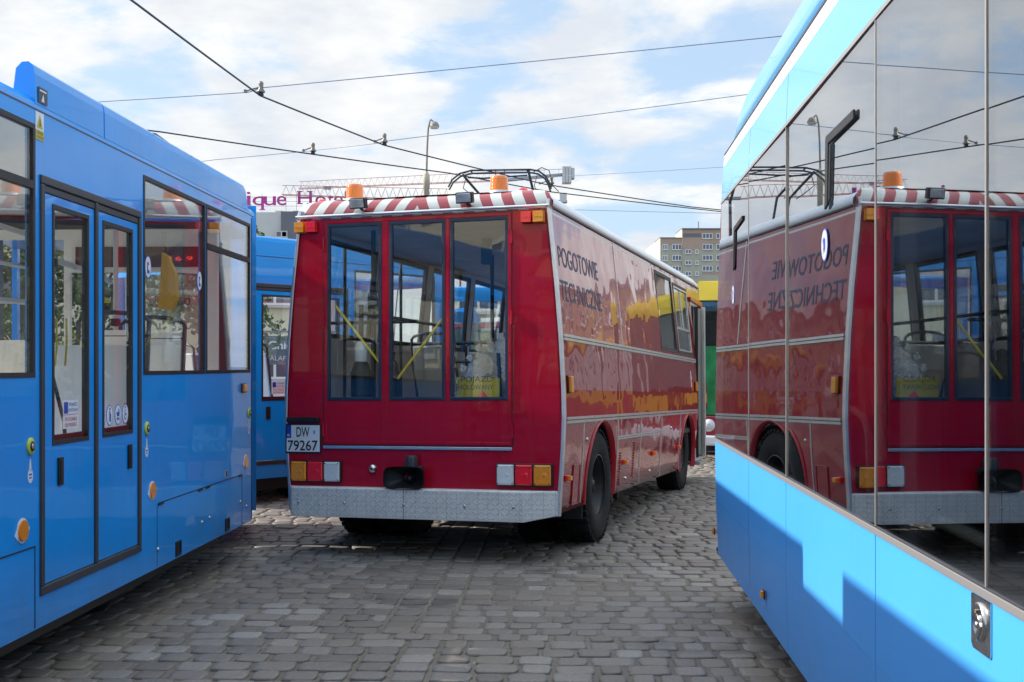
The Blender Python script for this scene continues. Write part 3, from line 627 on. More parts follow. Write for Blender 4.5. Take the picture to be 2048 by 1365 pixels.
pbr('led', (.3, 0, 0), emit=(1, .05, .05), estr=.7)
tram_details()
a3 = math.atan((3120-PX)/F)
t3 = tram(yaw_frame(a3, (-2.988, 14.3, 0)), 'blue tram end showing a single door leaf, in the gap beside the red bus', -.22, 3.3,
     [-.06], [(1.55, 3.0, None)], [(-.2, 3.2)], [(0, 1.3), (1.5, 3.0)], near_decals=False)
for (u, v, f, u1) in ((-1.0, .75, 1, -.55), (-1.0, 1.5, 1, -.55), (-2.3, .6, 1, -1.85), (-2.3, 1.5, 1, -1.85)): seat(t3, u, v, f, u1, w=.86, top=1.9)
m = MB(); m.bar((-.6, .45, .36), (-.6, .45, 2.7), .02); m.bar((-1.4, .2, 2.05), (-.4, 1.6, 2.05), .017); m.build('grab_pole', 'pole_grey', t3)

# ------------------------------------------------------------------ the sky-blue tram with mirror-like glass
def PR(a, b, d): return (-d, a, b)       # outside is -u
def end_v(w):
    pts = [(.27, 8.98), (1.08, 9.09), (1.9, 8.98), (2.74, 8.68), (3.07, 8.64), (3.5, 8.5)]
    for (w0, v0), (w1, v1) in zip(pts, pts[1:]):
        if w <= w1: return v0+(v1-v0)*max(0, (w-w0)/(w1-w0))
    return pts[-1][1]
def tram_right():
    t = thing('tram', 'sky-blue tram with dark mirror-like glass reflecting the red bus', 'tram', yaw_frame(math.atan((1173-PX)/F), (.928298, -.05623, 0)))
    V0 = -9.0
    segs = [V0, -6.0, -3.0, 0.2, 1.6, 2.927, 4.03, 5.811, 7.143]
    def band(name, w0, w1, mat, u0=0.0, u1=0.0, gap=.004, th=.03, seams=segs):
        for i, a in enumerate(seams):
            b = seams[i+1] if i+1 < len(seams) else None
            e0 = (b-gap) if b else end_v(w0)-.10; e1 = (b-gap) if b else end_v(w1)-.10
            m = MB(); A = [(u0, a+gap, w0), (u0, e0, w0), (u1, e1, w1), (u1, a+gap, w1)]
            B = [(x+th, y, z) for x, y, z in A]
            if b is None:                                   # rounded front corner
                ring0 = [(u0, e0, w0), (u0+.012, e0+.05, w0), (u0+.04, e0+.09, w0), (u0+.10, e0+.13, w0), (u0+.35, e0+.20, w0)]
                ring1 = [(u1+(p[0]-u0), e1+(p[1]-e0), w1) for p in ring0]
                m.add(A, [(0, 1, 2, 3)]); m.loft([ring0, ring1], 0, True, False, closed=False)
                m.build(name, mat, t, norm=False)
            else:
                m.add(A+B, [(0, 1, 2, 3), (7, 6, 5, 4), (0, 4, 5, 1), (1, 5, 6, 2), (2, 6, 7, 3), (3, 7, 4, 0)]); m.build(name, mat, t)
    band('skirt_panel', .27, .66, 'sky_blue', .012, 0.0, seams=[V0, -6.0, -3.0, 0.2, 4.03, 5.811, 7.143])
    band('side_panel', .661, 1.075, 'sky_blue', 0.0, 0.0, seams=[V0, -6.0, -3.0, 0.2, 4.03, 5.811, 7.143])
    # glass: one long flush band in large panes
    gs = [V0, -6.0, -3.0, 0.2, 1.6, 2.93, 4.03, 5.811, 7.143]
    for i, a in enumerate(gs):
        b = gs[i+1] if i+1 < len(gs) else None
        m = MB(); w0, w1 = 1.10, 2.735
        if b:
            k_ = (.0022, -.0012, .0016, -.0020, .0012, .0018, -.0024, .0020, -.0010)[i]; m.box(a+.006, b-.006, w0, w1, -.008, 0, 0, lambda a_, b_, d_: PR(a_, b_, d_-.003+k_*((a_-a)/(b-a)*2-1)+k_*.5*((b_-w0)/(w1-w0)*2-1)))
            m.build('window', 'glass_dark', t)
        else:
            e0, e1 = end_v(w0)-.10, end_v(w1)-.10
            ws = [w0, 1.5, 1.9, 2.3, w1]
            for k in range(4):
                wa, wb = ws[k], ws[k+1]; ea, eb = end_v(wa)-.1, end_v(wb)-.1
                m.add([(0, a+.006, wa), (0, ea, wa), (0, eb, wb), (0, a+.006, wb)], [(0, 1, 2, 3)])
            m.loft([[(x, end_v(w)-.1+dy, w) for x, dy in ((0, 0), (.012, .05), (.04, .09), (.10, .13), (.35, .20))] for w in ws], 0, True, False, closed=False)
            m.build('window', 'glass_dark', t, norm=False)
    m = MB()
    for v in gs[1:]: m.box(v-.005, v+.005, 1.10, 2.735, -.012, .0015, 0, PR)
    m.build('glazing_seam', 'silver_trim', t)
    m = MB(); m.box(V0, end_v(1.09)-.1, 1.077, 1.099, -.02, .006, 0, PR); m.box(V0, end_v(1.09)-.1, 1.0995, 1.104, -.02, .004, 1, PR); m.build('waist_trim', ['silver_trim', 'rubber_grey'], t, bevel=.002)
    m = MB(); m.box(V0, end_v(2.74)-.1, 2.736, 2.752, -.02, .004, 0, PR); m.build('window_trim', 'silver_trim', t)
    band('cantrail_panel', 2.753, 2.985, 'pale_blue', 0, .012, seams=[V0, -4, 0.2, 5.811, 7.143])
    band('white_band', 2.987, 3.066, 'white_paint', .012, .02, seams=[V0, -4, 5.811])
    m = MB(); m.box(V0, end_v(3.07)-.1, 3.067, 3.075, -.06, -.016, 0, PR); m.build('roof_seam', 'navy', t)
    m = MB(); pr = [(.02, 3.077), (.05, 3.22), (.10, 3.36), (.17, 3.45), (.26, 3.49), (.5, 3.5), (1.9, 3.5), (2.3, 3.3), (2.35, 3.077)]
    m.loft([[(u, V0, w) for u, w in pr], [(u, 8.0, w) for u, w in pr], [(u+.02, 8.35, 3.077+(w-3.077)*.8) for u, w in pr], [(u+.04, 8.55, 3.077+(w-3.077)*.3) for u, w in pr]], 0, True, True); m.build('roof_fairing', 'pale_blue', t)
    # inside
    m = MB(); m.box(V0, 8.6, .30, .40, .04, 2.34, 0); m2 = None
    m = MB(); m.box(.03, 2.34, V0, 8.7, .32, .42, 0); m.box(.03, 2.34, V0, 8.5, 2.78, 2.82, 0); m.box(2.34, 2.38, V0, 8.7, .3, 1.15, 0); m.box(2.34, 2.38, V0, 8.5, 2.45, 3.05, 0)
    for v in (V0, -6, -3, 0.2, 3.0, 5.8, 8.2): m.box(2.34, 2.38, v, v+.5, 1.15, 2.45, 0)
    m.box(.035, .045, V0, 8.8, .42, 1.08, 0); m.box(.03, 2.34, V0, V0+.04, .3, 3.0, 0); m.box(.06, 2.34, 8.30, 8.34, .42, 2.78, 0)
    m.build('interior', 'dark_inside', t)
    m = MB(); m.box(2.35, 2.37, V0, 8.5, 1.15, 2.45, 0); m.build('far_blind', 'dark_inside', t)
    m = MB(); m.box(.06, .14, 3.78, 3.97, .42, 2.78); m.build('door_pillar', 'pole_grey', t, bevel=.01)
    m = MB(); m.tube([(.10, 5.30, 1.26), (.10, 5.0, 1.22), (.10, 4.72, 1.19)], .018); m.tube([(.10, 3.68, 1.165), (.10, 3.15, 1.165)], .02); m.tube([(.12, 4.95, 1.45), (.12, 4.72, 1.42), (.12, 4.66, 1.36), (.12, 4.63, 1.15)], .014, 8); m.build('handrail', 'cream_trim', t)
    for u, v in ((1.2, 1.2), (1.7, 1.2), (1.2, 2.3), (1.7, 2.3), (1.3, 6.2)): seat(t, u, v, 1, u+.45, w=.86, shell='seat_blue', top=1.9)
    # outside fittings
    for pts, k in (([(4.81, 2.225), (4.79, 2.505), (4.32, 2.508)], 1), ([(7.80, 2.22), (7.77, 2.49), (7.37, 2.512)], .85)):
        m = MB(); w_ = .026*k
        A, B, C_ = pts
        poly = [(A[0]+w_, A[1]), (B[0]+w_, B[1]-.01), (B[0]+w_-.01, B[1]), (C_[0], C_[1]), (C_[0], C_[1]-.034*k), (B[0]-w_, B[1]-.036*k), (A[0]-w_, A[1]+.012)]
        m.prism(poly, PR, .0005, .010); m.prism([(a*1, b) for a, b in [(A[0]-w_*.98, A[1]+.014), (A[0]-w_*2.1, A[1]+.03), (B[0]-w_*2.1, B[1]-.045*k), (B[0]-w_*.98, B[1]-.037*k)]], PR, .001, .006); m.build('mirror_arm', ['black_metal'], t, bevel=.003)
    for v, w, r in ((4.87, 2.092, .062), (7.87, 2.07, .06)):
        m = MB(); m.disc(v, w, r*1.05, PR, .001, .002, 1, ry=r*1.05); m.disc(v, w, r*.96, PR, .002, .003, 0, ry=r*.96)
        m.prism([(v+.022, w-.035), (v+.012, w-.005), (v+.025, w+.02), (v+.005, w+.03), (v-.018, w+.022), (v-.02, w-.005), (v-.01, w-.03), (v+.004, w-.012)], PR, .003, .004, 1); m.build('window_sticker', ['sticker_sun_dimmed', 'text_blue'], t)
    for v, w in ((9.0, .42), (6.50, .425)):
        m = MB(); m.box(v-.03, v+.03, w-.025, w+.025, .001, .008, 1, PR); m.box(v-.022, v+.022, w-.018, w+.018, .008, .022, 0, PR); m.build('side_marker', ['amber', 'maroon'], t, bevel=.003)
    m = MB(); a0, a1, b0, b1 = 2.885, 3.025, .945, 1.074
    def PT(a, b, d): return PR(a, b, d)
    cy, cz = 2.955, 1.018
    m.prism([(a0, b1), (a0, b0+.006), (a0+.006, b0), (a1-.012, b0), (a1, b0+.012), (a1, b1)], PR, .001, .005, 0)
    m.lathe([(.0455, .004), (.0455, .010), (.042, .013), (.036, .0125), (.030, .007), (.012, .006)], (0, cy, cz), (-1, 0, 0), 32, 0)
    m.lathe([(.017, .006), (.017, .013), (.010, .014), (.008, .010)], (0, cy+.004, cz), (-1, 0, 0), 20, 0); m.obox((-.012, cy-.012, cz-.022), (.004, 0, 0), (0, .004, .004), (0, -.016, .02), 0); m.lathe([(.005, .005), (.005, .016)], (0, cy+.004, cz+.024), (-1, 0, 0), 10, 1)
    m.build('lock_plate', ['steel', 'insulator'], t)
    m = MB(); m.tube([(.02, 8.93, .30), (.05, 8.99, .27), (.12, 9.03, .28)], .02, 8); m.box(.2, 2.2, V0+.5, 8.6, .14, .30); m.lathe([(.05, -.05), (.29, -.05), (.29, .06), (.05, .06)], (.45, 6.9, .29), (1, 0, 0), 24); m.build('underframe', 'black', t)
    return t
tram_right()
# ------------------------------------------------------------------ the red rescue bus
BF = Vector((.29508903, .95515659, -.02446133)); BLt = Vector((.95546861, -.29495213, .00910966)); BU = Vector((-.00148623, .02606019, .99965927))
BO = Vector((.37007523, 9.78908679, 0)); RV = .2
BMW = frame(BLt, BF, BU, BO)
def binv(p): q = p-BO; return (q.dot(BLt), q.dot(BF), q.dot(BU))
PRF = [(.30, -.055), (.42, -.045), (.61, -.035), (.92, -.012), (1.2, 0), (1.43, -.003), (1.86, -.025), (2.3, -.06), (2.6, -.092), (2.8, -.113), (2.95, -.126), (3.1, -.135)]
def pf(w):
    for (a, x), (b, y) in zip(PRF, PRF[1:]):
        if w <= b: return x+(y-x)*max(0, (w-a)/(b-a))
    return PRF[-1][1]
BW = -2.525
def PS(a, b, d): return (pf(b)+d, a, b)
def PSL(a, b, d): return (BW-pf(b)-d, a, b)
def PB(a, b, d): return (a, RV-d, b)
bus = thing('rescue_bus', 'dark red technical rescue bus with striped roof edge, seen from behind', 'bus', BMW)
WC = [x for x, _ in PRF]
ARCH = (1.62, 6.64)
def low(v):
    b = .42+.006*v
    for c in ARCH:
        d = abs(v-c)
        if d < .615: return max(b, .56+math.sqrt(max(0, .615**2-d*d))*.985)
    return b
def bus_body():
    m = MB()
    hr = [(4.80, 5.93, 1.925, 2.875), (6.02, 7.14, 1.925, 2.835), (7.39, 7.97, .5, 2.66)]
    holed(m, PS, RV, 8.3, 1.19, 2.95, hr[:2]+[(7.39, 7.97, 1.19, 2.66)], .04, 0, 1, bcuts=WC)
    hl = [(.55, 1.9, 1.925, 2.83), (2.05, 3.3, 1.925, 2.83), (3.45, 4.75, 1.925, 2.83), (4.9, 6.2, 1.925, 2.83), (6.35, 7.4, 1.925, 2.83)]
    holed(m, PSL, RV, 8.3, 1.19, 2.95, hl, .04, 2, 1, bcuts=WC)
    # lower skirts with wheel arches
    vs = sorted(set([RV, 7.39]+[RV+.1*i for i in range(72)]+[c+.615*math.sin(R_(k)) for c in ARCH for k in range(-90, 91, 6)]+[c+s*.6155 for c in ARCH for s in (-1, 1)]))
    for P, mi in ((PS, 0), (PSL, 2)):
        for a, b in zip(vs, vs[1:]):
            if b-a < 1e-4: continue
            la, lb = low(a), low(b); n = 5
            ga = [la+(1.19-la)*i/n for i in range(n+1)]; gb = [lb+(1.19-lb)*i/n for i in range(n+1)]
            for i in range(n): m.add([P(a, ga[i], 0), P(b, gb[i], 0), P(b, gb[i+1], 0), P(a, ga[i+1], 0)], [(0, 1, 2, 3)], mi, True)
            m.add([P(a, la, 0), P(b, lb, 0), P(b, lb, -.03), P(a, la, -.03)], [(0, 1, 2, 3)], mi)
    # front end
    m.box(-2.4, -.12, 8.30, 8.36, .5, 1.35, 2); m.box(-2.4, -.12, 8.30, 8.36, 2.65, 2.98, 2)
    for u in (-2.4, -1.3, -.2): m.box(u, u+.06, 8.30, 8.36, 1.35, 2.65, 2)
    m.build('body', ['red_side', 'interior_grey', 'red'], bus, weld=True)
    # rear panel
    m = MB(); wins = [(-2.128, -1.610, 1.343, 2.872), (-1.542, -1.033, 1.343, 2.872), (-.989, -.475, 1.343, 2.872)]
    holed(m, PB, -2.3, -.22, .42, 2.915, wins, .04, 0, 1)
    ws = sorted(set([.42]+[w for w in WC if .42 < w < 2.915]+[2.915]))
    for a, b in zip(ws, ws[1:]):
        m.add([PB(-.22, a, 0), PB(pf(a)-.012, a, 0), PB(pf(b)-.012, b, 0), PB(-.22, b, 0)], [(0, 1, 2, 3)], 0, True)
        m.add([PB(-2.3, a, 0), PB(BW-pf(a)+.012, a, 0), PB(BW-pf(b)+.012, b, 0), PB(-2.3, b, 0)], [(0, 1, 2, 3)], 0, True)
    m.build('rear_panel', ['red', 'interior_grey'], bus, norm=False)
    for i, wd in enumerate(wins):
        mb = MB(); ring_rect(mb, PB, *wd, .030, -.03, .006); w = mb.build('window', 'navy', bus, bevel=.004)
        MB().box(wd[0]+.03, wd[1]-.03, wd[2]+.03, wd[3]-.03, -.010, -.004, 0, PB).build('pane', 'glass_bus', w)
    # corner trims
    for s in (0, 1):
        m = MB(); rings = []
        for w in [.40, .5, .61, .75, .92, 1.05, 1.2, 1.43, 1.65, 1.86, 2.1, 2.3, 2.6, 2.8, 2.93, 3.0]:
            u = pf(w) if not s else BW-pf(w); k = -1 if not s else 1
            rings.append([(u+k*.022, RV-.005, w), (u-k*.004, RV-.004, w), (u-k*.006, RV+.045, w), (u+k*.03, RV+.04, w)])
        m.loft(rings, 0, False, True); m.build('corner_trim', 'aluminium', bus, bevel=.004)
    # striped visor over the rear door
    m = MB(); prof = [(2.917, 0, -2.432, -.095), (2.965, -.004, -2.428, -.105), (3.01, .012, -2.418, -.118), (3.045, .035, -2.39, -.142), (3.072, .068, -2.34, -.185), (3.088, .11, -2.27, -.26), (3.096, .17, -2.18, -.36)]
    rings = []
    for w, dv, a, b in prof:
        r = []
        for i in range(13):
            f = i/12; u = a+(b-a)*f
            e = min(f, 1-f); hump = .012 if e < .1 and w > 3.03 else 0
            r.append((u, RV+dv+(.03 if e == 0 else 0), w+hump))
        rings.append(r)
    m.loft(rings, 0, True, False, closed=False); m.build('visor', 'hazard_stripes', bus, norm=False)
    m = MB(); m.tube([(-2.415, RV-.018, 2.943), (-.125, RV-.018, 2.943)], .013, 10); m.box(-2.42, -.12, RV-.012, RV+.01, 2.926, 2.958); m.build('rain_rail', 'aluminium', bus)
    # roof
    m = MB()
    sec = [(-.128, 2.952), (-.118, 2.965), (-.118, 3.0), (-.15, 3.045), (-.22, 3.078), (-.4, 3.093), (-1.26, 3.100)]
    sec = sec+[(-2.525-u, w) for u, w in sec[-2::-1]]
    rings = [[(u, v, w-dz) for u, w in sec] for v, dz in ((RV+.10, .0), (RV+.4, 0), (3, 0), (7.9, 0), (8.15, .01), (8.36, .05))]
    m.loft(rings, 0, True, False, closed=False); m.build('roof', 'white_paint', bus, norm=False)
    m = MB()
    for P in (PS, PSL): m.box(RV+.05, 8.3, 2.935, 2.951, 0.0, .012, 0, P)
    m.build('roof_gutter', 'rubber_grey', bus)
    m = MB(); m.box(-2.4, -.12, RV+.05, 8.3, 2.88, 2.90); m.build('ceiling', 'interior_grey', bus)
    m = MB(); m.box(-2.46, -.06, RV+.05, 8.25, .90, .96); m.build('floor', 'dark_inside', bus)
    m = MB(); m.box(-1.5, -.95, .7, 7.9, .5, .9); m.box(-2.3, -.25, 1.55, 1.69, .5, .62); m.box(-2.3, -.25, 6.57, 6.71, .58, .70); m.box(-1.0, -.45, 3.2, 3.9, .33, .85); m.box(-.42, -.36, 3.55, 3.61, .22, .6); m.box(-.42, -.36, 3.85, 3.91, .25, .6); m.build('chassis', 'black', bus)
    # mouldings on the side
    for P in (PS, PSL):
        m = MB()
        for w in (1.865, 1.18):
            m.box(.26, 7.34, w-.026, w-.004, .001, .012, 0, P); m.box(.26, 7.34, w+.004, w+.026, .001, .012, 0, P); m.box(.26, 7.34, w-.004, w+.004, .001, .006, 1, P)
        m.box(2.24, 4.66, .955, .97, .001, .009, 0, P); m.box(2.24, 4.66, .975, .99, .001, .009, 0, P)
        for v in (2.58,):
            for wa, wb in zip(WC, WC[1:]):
                a, b = max(wa, 1.90), min(wb, 2.93)
                if b > a: m.box(v-.011, v+.011, a, b, .001, .006, 0, P)
        for v in (.87, 2.27, 3.43, 4.66, 5.98):
            for wa, wb in ((.46, .61), (.61, .92), (.92, 1.15)): m.box(v-.011, v+.011, wa, wb, .0005, .006, 0, P)
        m.build('side_moulding', ['aluminium', 'black'], bus)
    # wheel arch lips and wells
    for c in ARCH:
        for s, P in ((0, PS), (1, PSL)):
            m = MB(); rings = []
            for k in range(-24, 205, 6):
                th = R_(k); r = .60
                if k < 0 or k > 180:
                    v = c+(r if k < 0 else -r); w = .56-(abs(k) if k < 0 else k-180)/24*.13
                    n = (1 if k < 0 else -1, 0)
                else: v = c+r*math.cos(th); w = .56+r*.985*math.sin(th); n = (math.cos(th), math.sin(th))
                rings.append([P(v+n[0]*.020, w+n[1]*.020, .001), P(v+n[0]*.012, w+n[1]*.012, .014), P(v, w, .016), P(v-n[0]*.008, w-n[1]*.008, -.05)])
            m.loft(rings, 0, True, False, closed=False); m.build('wheel_arch', 'red', bus, norm=False)
            m = MB(); rings = []
            for k in range(0, 181, 12):
                th = R_(k); v, w = c+.59*math.cos(th), .50+.62*math.sin(th)
                p = P(v, w, -.03); q = (p[0]-(.8 if s == 0 else -.8), p[1], p[2]); rings.append([p, q])
            m.loft(rings, 0, True, False, closed=False); e = -.84 if s == 0 else -1.68
            m.box(e-.01, e+.01, c-.6, c+.6, .5, 1.12); m.build('wheel_well', 'black', bus, norm=False)
bus_body()
def wheel(u, v, w, out, R=.52, dual=False):
    """a road wheel; out = +1 when its outer side looks along +u"""
    ax = (out, 0, 0); t = MB()
    tp = [(.275, -.03), (.29, -.004), (.315, .006), (.37, .018), (.43, .016), (.475, .002), (.50, -.022), (.512, -.05), (.512, -.23), (.50, -.258), (.475, -.285), (.40, -.30), (.29, -.28)]
    k = R/.52
    def tyre(off):
        t.lathe([(r*k, h+off) for r, h in tp], (u, v, w), ax, 56, cap=False)
        for i in range(44):
            th = 2*math.pi*i/44
            for side, hh in ((0, -.045), (1, -.235)):
                d = Vector((0, math.cos(th+side*.07), math.sin(th+side*.07))); e = Vector((0, -d.z, d.y)); c = Vector((u, v, w))+d*(R*.988)+Vector((out*(hh+off), 0, 0))
                t.obox(c, Vector((.045, 0, 0)), e*.021, d*.012)
            if i % 2 == 0: d = Vector((0, math.cos(th+.05), math.sin(th+.05))); e = Vector((0, -d.z, d.y)); t.obox(Vector((u, v, w))+d*(R*.988)+Vector((out*(-.14+off), 0, 0)), Vector((.03, 0, 0)), e*.03, d*.012)
    tyre(0)
    if dual: tyre(-.40)
    o = bpy.data.objects.new('wheel', None); COL.objects.link(o); o.parent = bus
    t.build('tyre', 'tyre', o)
    r = MB(); r.lathe([(.285, -.012), (.278, -.03), (.262, -.05), (.255, -.13), (.235, -.155), (.17, -.165), (.165, -.15), (.12, -.145), (.115, -.09), (.10, -.075), (.055, -.07), (.05, -.05), (.02, -.048)], (u, v, w), ax, 40, cap=False); r.lathe([(.25, -.14), (.25, -.139)], (u, v, w), ax, 24)
    r.lathe([(.283, -.014), (.292, -.010), (.292, -.004), (.280, -.004)], (u, v, w), ax, 40, 1, cap=False)
    for i in range(10):
        th = 2*math.pi*i/10; r.lathe([(.014, -.15), (.014, -.115), (.008, -.11)], (u, v+.142*math.cos(th), w+.142*math.sin(th)), ax, 8, 1)
    for i in range(8):
        th = 2*math.pi*i/8; r.lathe([(.008, -.075), (.008, -.062)], (u, v+.085*math.cos(th), w+.085*math.sin(th)), ax, 6, 1)
    r.build('rim', ['black_metal', 'rubber_grey'], o)
for c, dual in ((1.62, True), (6.64, False)):
    wz = .52+.0246*c-.006
    for side in (1, -1):
        wheel(-.045-.05*(c > 3) if side > 0 else -2.48+.05*(c > 3), c, wz, side, dual=dual)
def bus_details():
    P = PB; b = bus
    m = MB()                                               # rear door outline, leaf joints and hinges
    for a0, a1, w0, w1 in ((-2.158, -2.150, .958, 2.905), (-.448, -.440, .958, 2.905), (-2.15, -.448, .962, .968), (-2.15, -.448, 2.905, 2.9105), (-1.578, -1.573, 2.872, 2.905), (-1.578, -1.573, .965, 1.343), ): m.box(a0, a1, w0, w1, .0006, .0025, 0, P)
    m.build('door_gap', 'black', b)
    m = MB(); ring_rect(m, P, -2.148, -.45, .970, 2.903, .028, .001, .007); m.box(-1.600, -1.552, .998, 2.874, .001, .0055, 0, P); m.box(-1.025, -.997, 1.34, 2.874, .001, .0055, 0, P); m.build('door_frame', 'red', b, bevel=.003)
    for u in (-2.154, -.444):
        for w in (2.70, 2.03, 1.09):
            m = MB(); m.bar(PB(u, w-.055, .012), PB(u, w+.055, .012), .011, 0, 8); m.box(u-.025, u+.025, w-.05, w+.05, .001, .006, 0, P); m.build('hinge', 'red', b)
    m = MB()
    for i in range(22):
        for u in (-1.592, -1.56): m.lathe([(.0035, .001), (.002, .004)], PB(u, 1.06+i*.085, .006), (0, -1, 0), 6)
    m.build('rivet_row', 'red', b)
    m = MB(); m.box(-2.152, -.446, .930, .955, .001, .016, 0, P); m.build('door_sill', 'aluminium', b, bevel=.003)
    # number plate
    m = MB(); m.box(-2.512, -2.172, .885, 1.143, .002, .012, 1, P); m.box(-2.500, -2.184, .900, 1.130, .0125, .015, 0, P); m.box(-2.500, -2.456, 1.018, 1.130, .0155, .0165, 2, P)
    m.text('DW', -2.405, 1.030, P, .0155, .125, .088, 1, bold=.012); m.text('79267', -2.488, .912, P, .0155, .286, .090, 1, bold=.012); m.text('PL', -2.492, 1.034, P, .017, .026, .02, 3, bold=.02); m.box(-2.245, -2.225, 1.055, 1.085, .0155, .0165, 4, P)
    m.build('number_plate', ['plate_white', 'text_black', 'plate_blue', 'sticker', 'pale_blue'], b, bevel=0)
    m = MB(); m.box(-2.495, -2.185, 1.155, 1.20, .001, .035, 0, P); m.build('plate_lamp', 'black_metal', b, bevel=.008)
    # tail lights
    for x0, cols in ((-2.452, ('amber', 'red_lens', 'clear_lens')), (-.572, ('clear_lens', 'red_lens', 'amber'))):
        base = MB(); base.box(x0-.008, x0+.478, .638, .826, .001, .02, 0, P); base.box(x0-.004, x0+.474, .642, .822, .02, .026, 0, P)
        tl = base.build('tail_light', 'black', b, bevel=.006)
        for i, cname in enumerate(cols):
            a = x0+i*.158; l = MB(); l.box(a+.004, a+.150, .648, .816, .024, .046, 0, P)
            ln = l.build('lens', cname, tl, bevel=.012)
            k = MB()
            for da, dw in ((.016, .662), (.138, .662), (.016, .802), (.138, .802)): k.lathe([(.006, .046), (.005, .049)], PB(a+da, dw, 0), (0, -1, 0), 8)
            k.build('screw', 'black', ln)
            if True:
                kk = MB(); ring_rect(kk, P, a+.018, a+.136, .664, .80, .003, .046, .0475); kk.lathe([(.022, .0455), (.018, .047), (.008, .048)], PB(a+.095, .733, 0), (0, -1, 0), 12); kk.build('reflector_ring', cname, ln)
    # upper lamps
    for cols, us in ((('amber', 'red_lens'), (-2.415, -2.302)), (('red_lens', 'amber'), (-.355, -.252))):
        for cname, u in zip(cols, us):
            h = MB(); h.box(u, u+.092, 2.802, 2.898, .002, .02, 0, P); lamp = h.build('corner_lamp', 'red' if cname == 'red_lens' else 'orange', b, bevel=.004)
            k = MB(); k.box(u+.003, u+.089, 2.805, 2.895, .018, .062, 0, P); k.box(u+.003, u+.089, 2.848, 2.852, .0605, .0645, 0, P); k.build('lens', cname, lamp, bevel=.010)
    # work lamps on the visor
    for u in (-1.868, -.905):
        c = Vector((u+.073, RV-.075, 3.03)); m = MB(); tilt = R_(12); ay = Vector((0, math.cos(tilt), math.sin(tilt))); az = Vector((0, -math.sin(tilt), math.cos(tilt)))
        m.obox(c, (.072, 0, 0), ay*.035, az*.046); m.bar(c+Vector((0, .03, -.03)), c+Vector((0, .09, -.05)), .014); h = m.build('work_lamp', 'black_metal', b, bevel=.012)
        l = MB(); l.obox(c-ay*.036, (.062, 0, 0), ay*.004, az*.037); l.build('lens', 'lamp_glass', h, bevel=.004)
    # beacons and roof lamps
    for u, v in ((-2.0, .5), (-.65, .49)):
        m = MB(); m.lathe([(.088, -.035), (.088, .0), (.080, .006)], (u, v, 3.128), (0, 0, 1), 28, 0); bc = m.build('beacon', 'aluminium_dull', b)
        d = MB(); d.lathe([(.079, .0), (.077, .06), (.073, .118), (.068, .128), (.02, .130)], (u, v, 3.133), (0, 0, 1), 28, 0)
        for k in range(5): d.lathe([(.0795-.001*k, 0), (.0805-.001*k, .003), (.0795-.001*k, .006)], (u, v, 3.15+k*.02), (0, 0, 1), 28, 0)
        d.build('dome', 'beacon', bc)
        i = MB(); i.lathe([(.03, 0), (.03, .03), (.012, .04), (.012, .07)], (u, v, 3.135), (0, 0, 1), 12); i.obox((u+.02, v-.02, 3.205), (.03, 0, 0), (0, .004, 0), (0, 0, .03)); i.build('reflector', 'steel', bc)
    for u, v in ((-2.365, .6), (-.45, .55)):
        m = MB(); m.lathe([(.055, 0), (.05, .03), (.036, .075), (.02, .088)], (u, v, 3.075), (0, 0, 1), 18, 0); m.lathe([(.05, 0), (.045, .03), (.03, .07)], (u+.055, v+.05, 3.075), (0, 0, 1), 18, 1); m.build('roof_lamp', ['red_lens', 'clear_lens'], b)
    # horn loudspeaker and camera
    m = MB(); c0, c1, w0, w1 = -1.540, -1.180, .600, .790
    rings = []
    for f, dv in ((1.0, .13), (.99, .12), (.80, .07), (.35, .03), (.22, .0)):
        cu, cw = (c0+c1)/2, (w0+w1)/2; hu, hw = (c1-c0)/2*f, (w1-w0)/2*f; r = []
        for k in range(24):
            th = 2*math.pi*k/24; cs, sn = math.cos(th), math.sin(th); q = (abs(cs)**5+abs(sn)**5)**-.2; r.append(PB(cu+hu*cs*q, cw+hw*sn*q, dv))
        rings.append(r)
    m.loft(rings, 0, True, False); m.loft([[(u, v+.012, w) for (u, v, w) in r] for r in rings], 0, True, False)
    m.lathe([(.035, 0), (.035, .07), (.02, .09), (.008, .1)], PB((c0+c1)/2+.035, .69, 0), (0, -1, 0), 16)
    hs = m.build('horn_speaker', 'black_metal', b, norm=False)
    m = MB(); m.lathe([(.05, 0), (.05, .085), (.042, .095)], PB(-1.315, .785, .05), (0, 0, 1), 18)
    for k in range(10): th = 2*math.pi*k/10; m.bar(PB(-1.315+.05*math.cos(th), .785, .05+.05*math.sin(th)), PB(-1.315+.05*math.cos(th), .865, .05+.05*math.sin(th)), .005)
    m.box(-1.41, -1.22, .76, .79, .0, .06, 0, P); m.build('driver', 'rubber_grey', hs)
    m = MB(); m.lathe([(.036, 0), (.036, .022), (.030, .034), (.012, .042)], PB(-1.685, .765, .0), (0, -1, 0), 20, 0); m.lathe([(.010, .04), (.008, .05)], PB(-1.685, .765, .0), (0, -1, 0), 12, 1); m.build('socket_cap', ['steel', 'black'], b)
    # bumper of tread plate
    m = MB(); A = [(-2.49, RV+.02), (-2.398, RV-.12), (-.318, RV-.12), (-.048, RV-.0)]
    m.loft([[(u, v, .352), (u, v, .598), (u, v+.012, .606), (u, RV+.06, .606), (u, RV+.06, .352)] if i in (1, 2) else [(u, v, .405 if i == 3 else .41), (u, v, .598), (u, v+.012, .606), (u, RV+.06, .606), (u, RV+.06, .40)] for i, (u, v) in enumerate(A)], 0, False, True)
    bp = m.build('bumper', 'tread_plate', b, bevel=.004)
    for u in (-2.33, -1.9, -1.36, -.82, -.40):
        m = MB(); m.lathe([(.013, 0), (.012, .005), (.005, .008)], (u, RV-.12, .475), (0, -1, 0), 10); m.build('bolt', 'steel', bp)
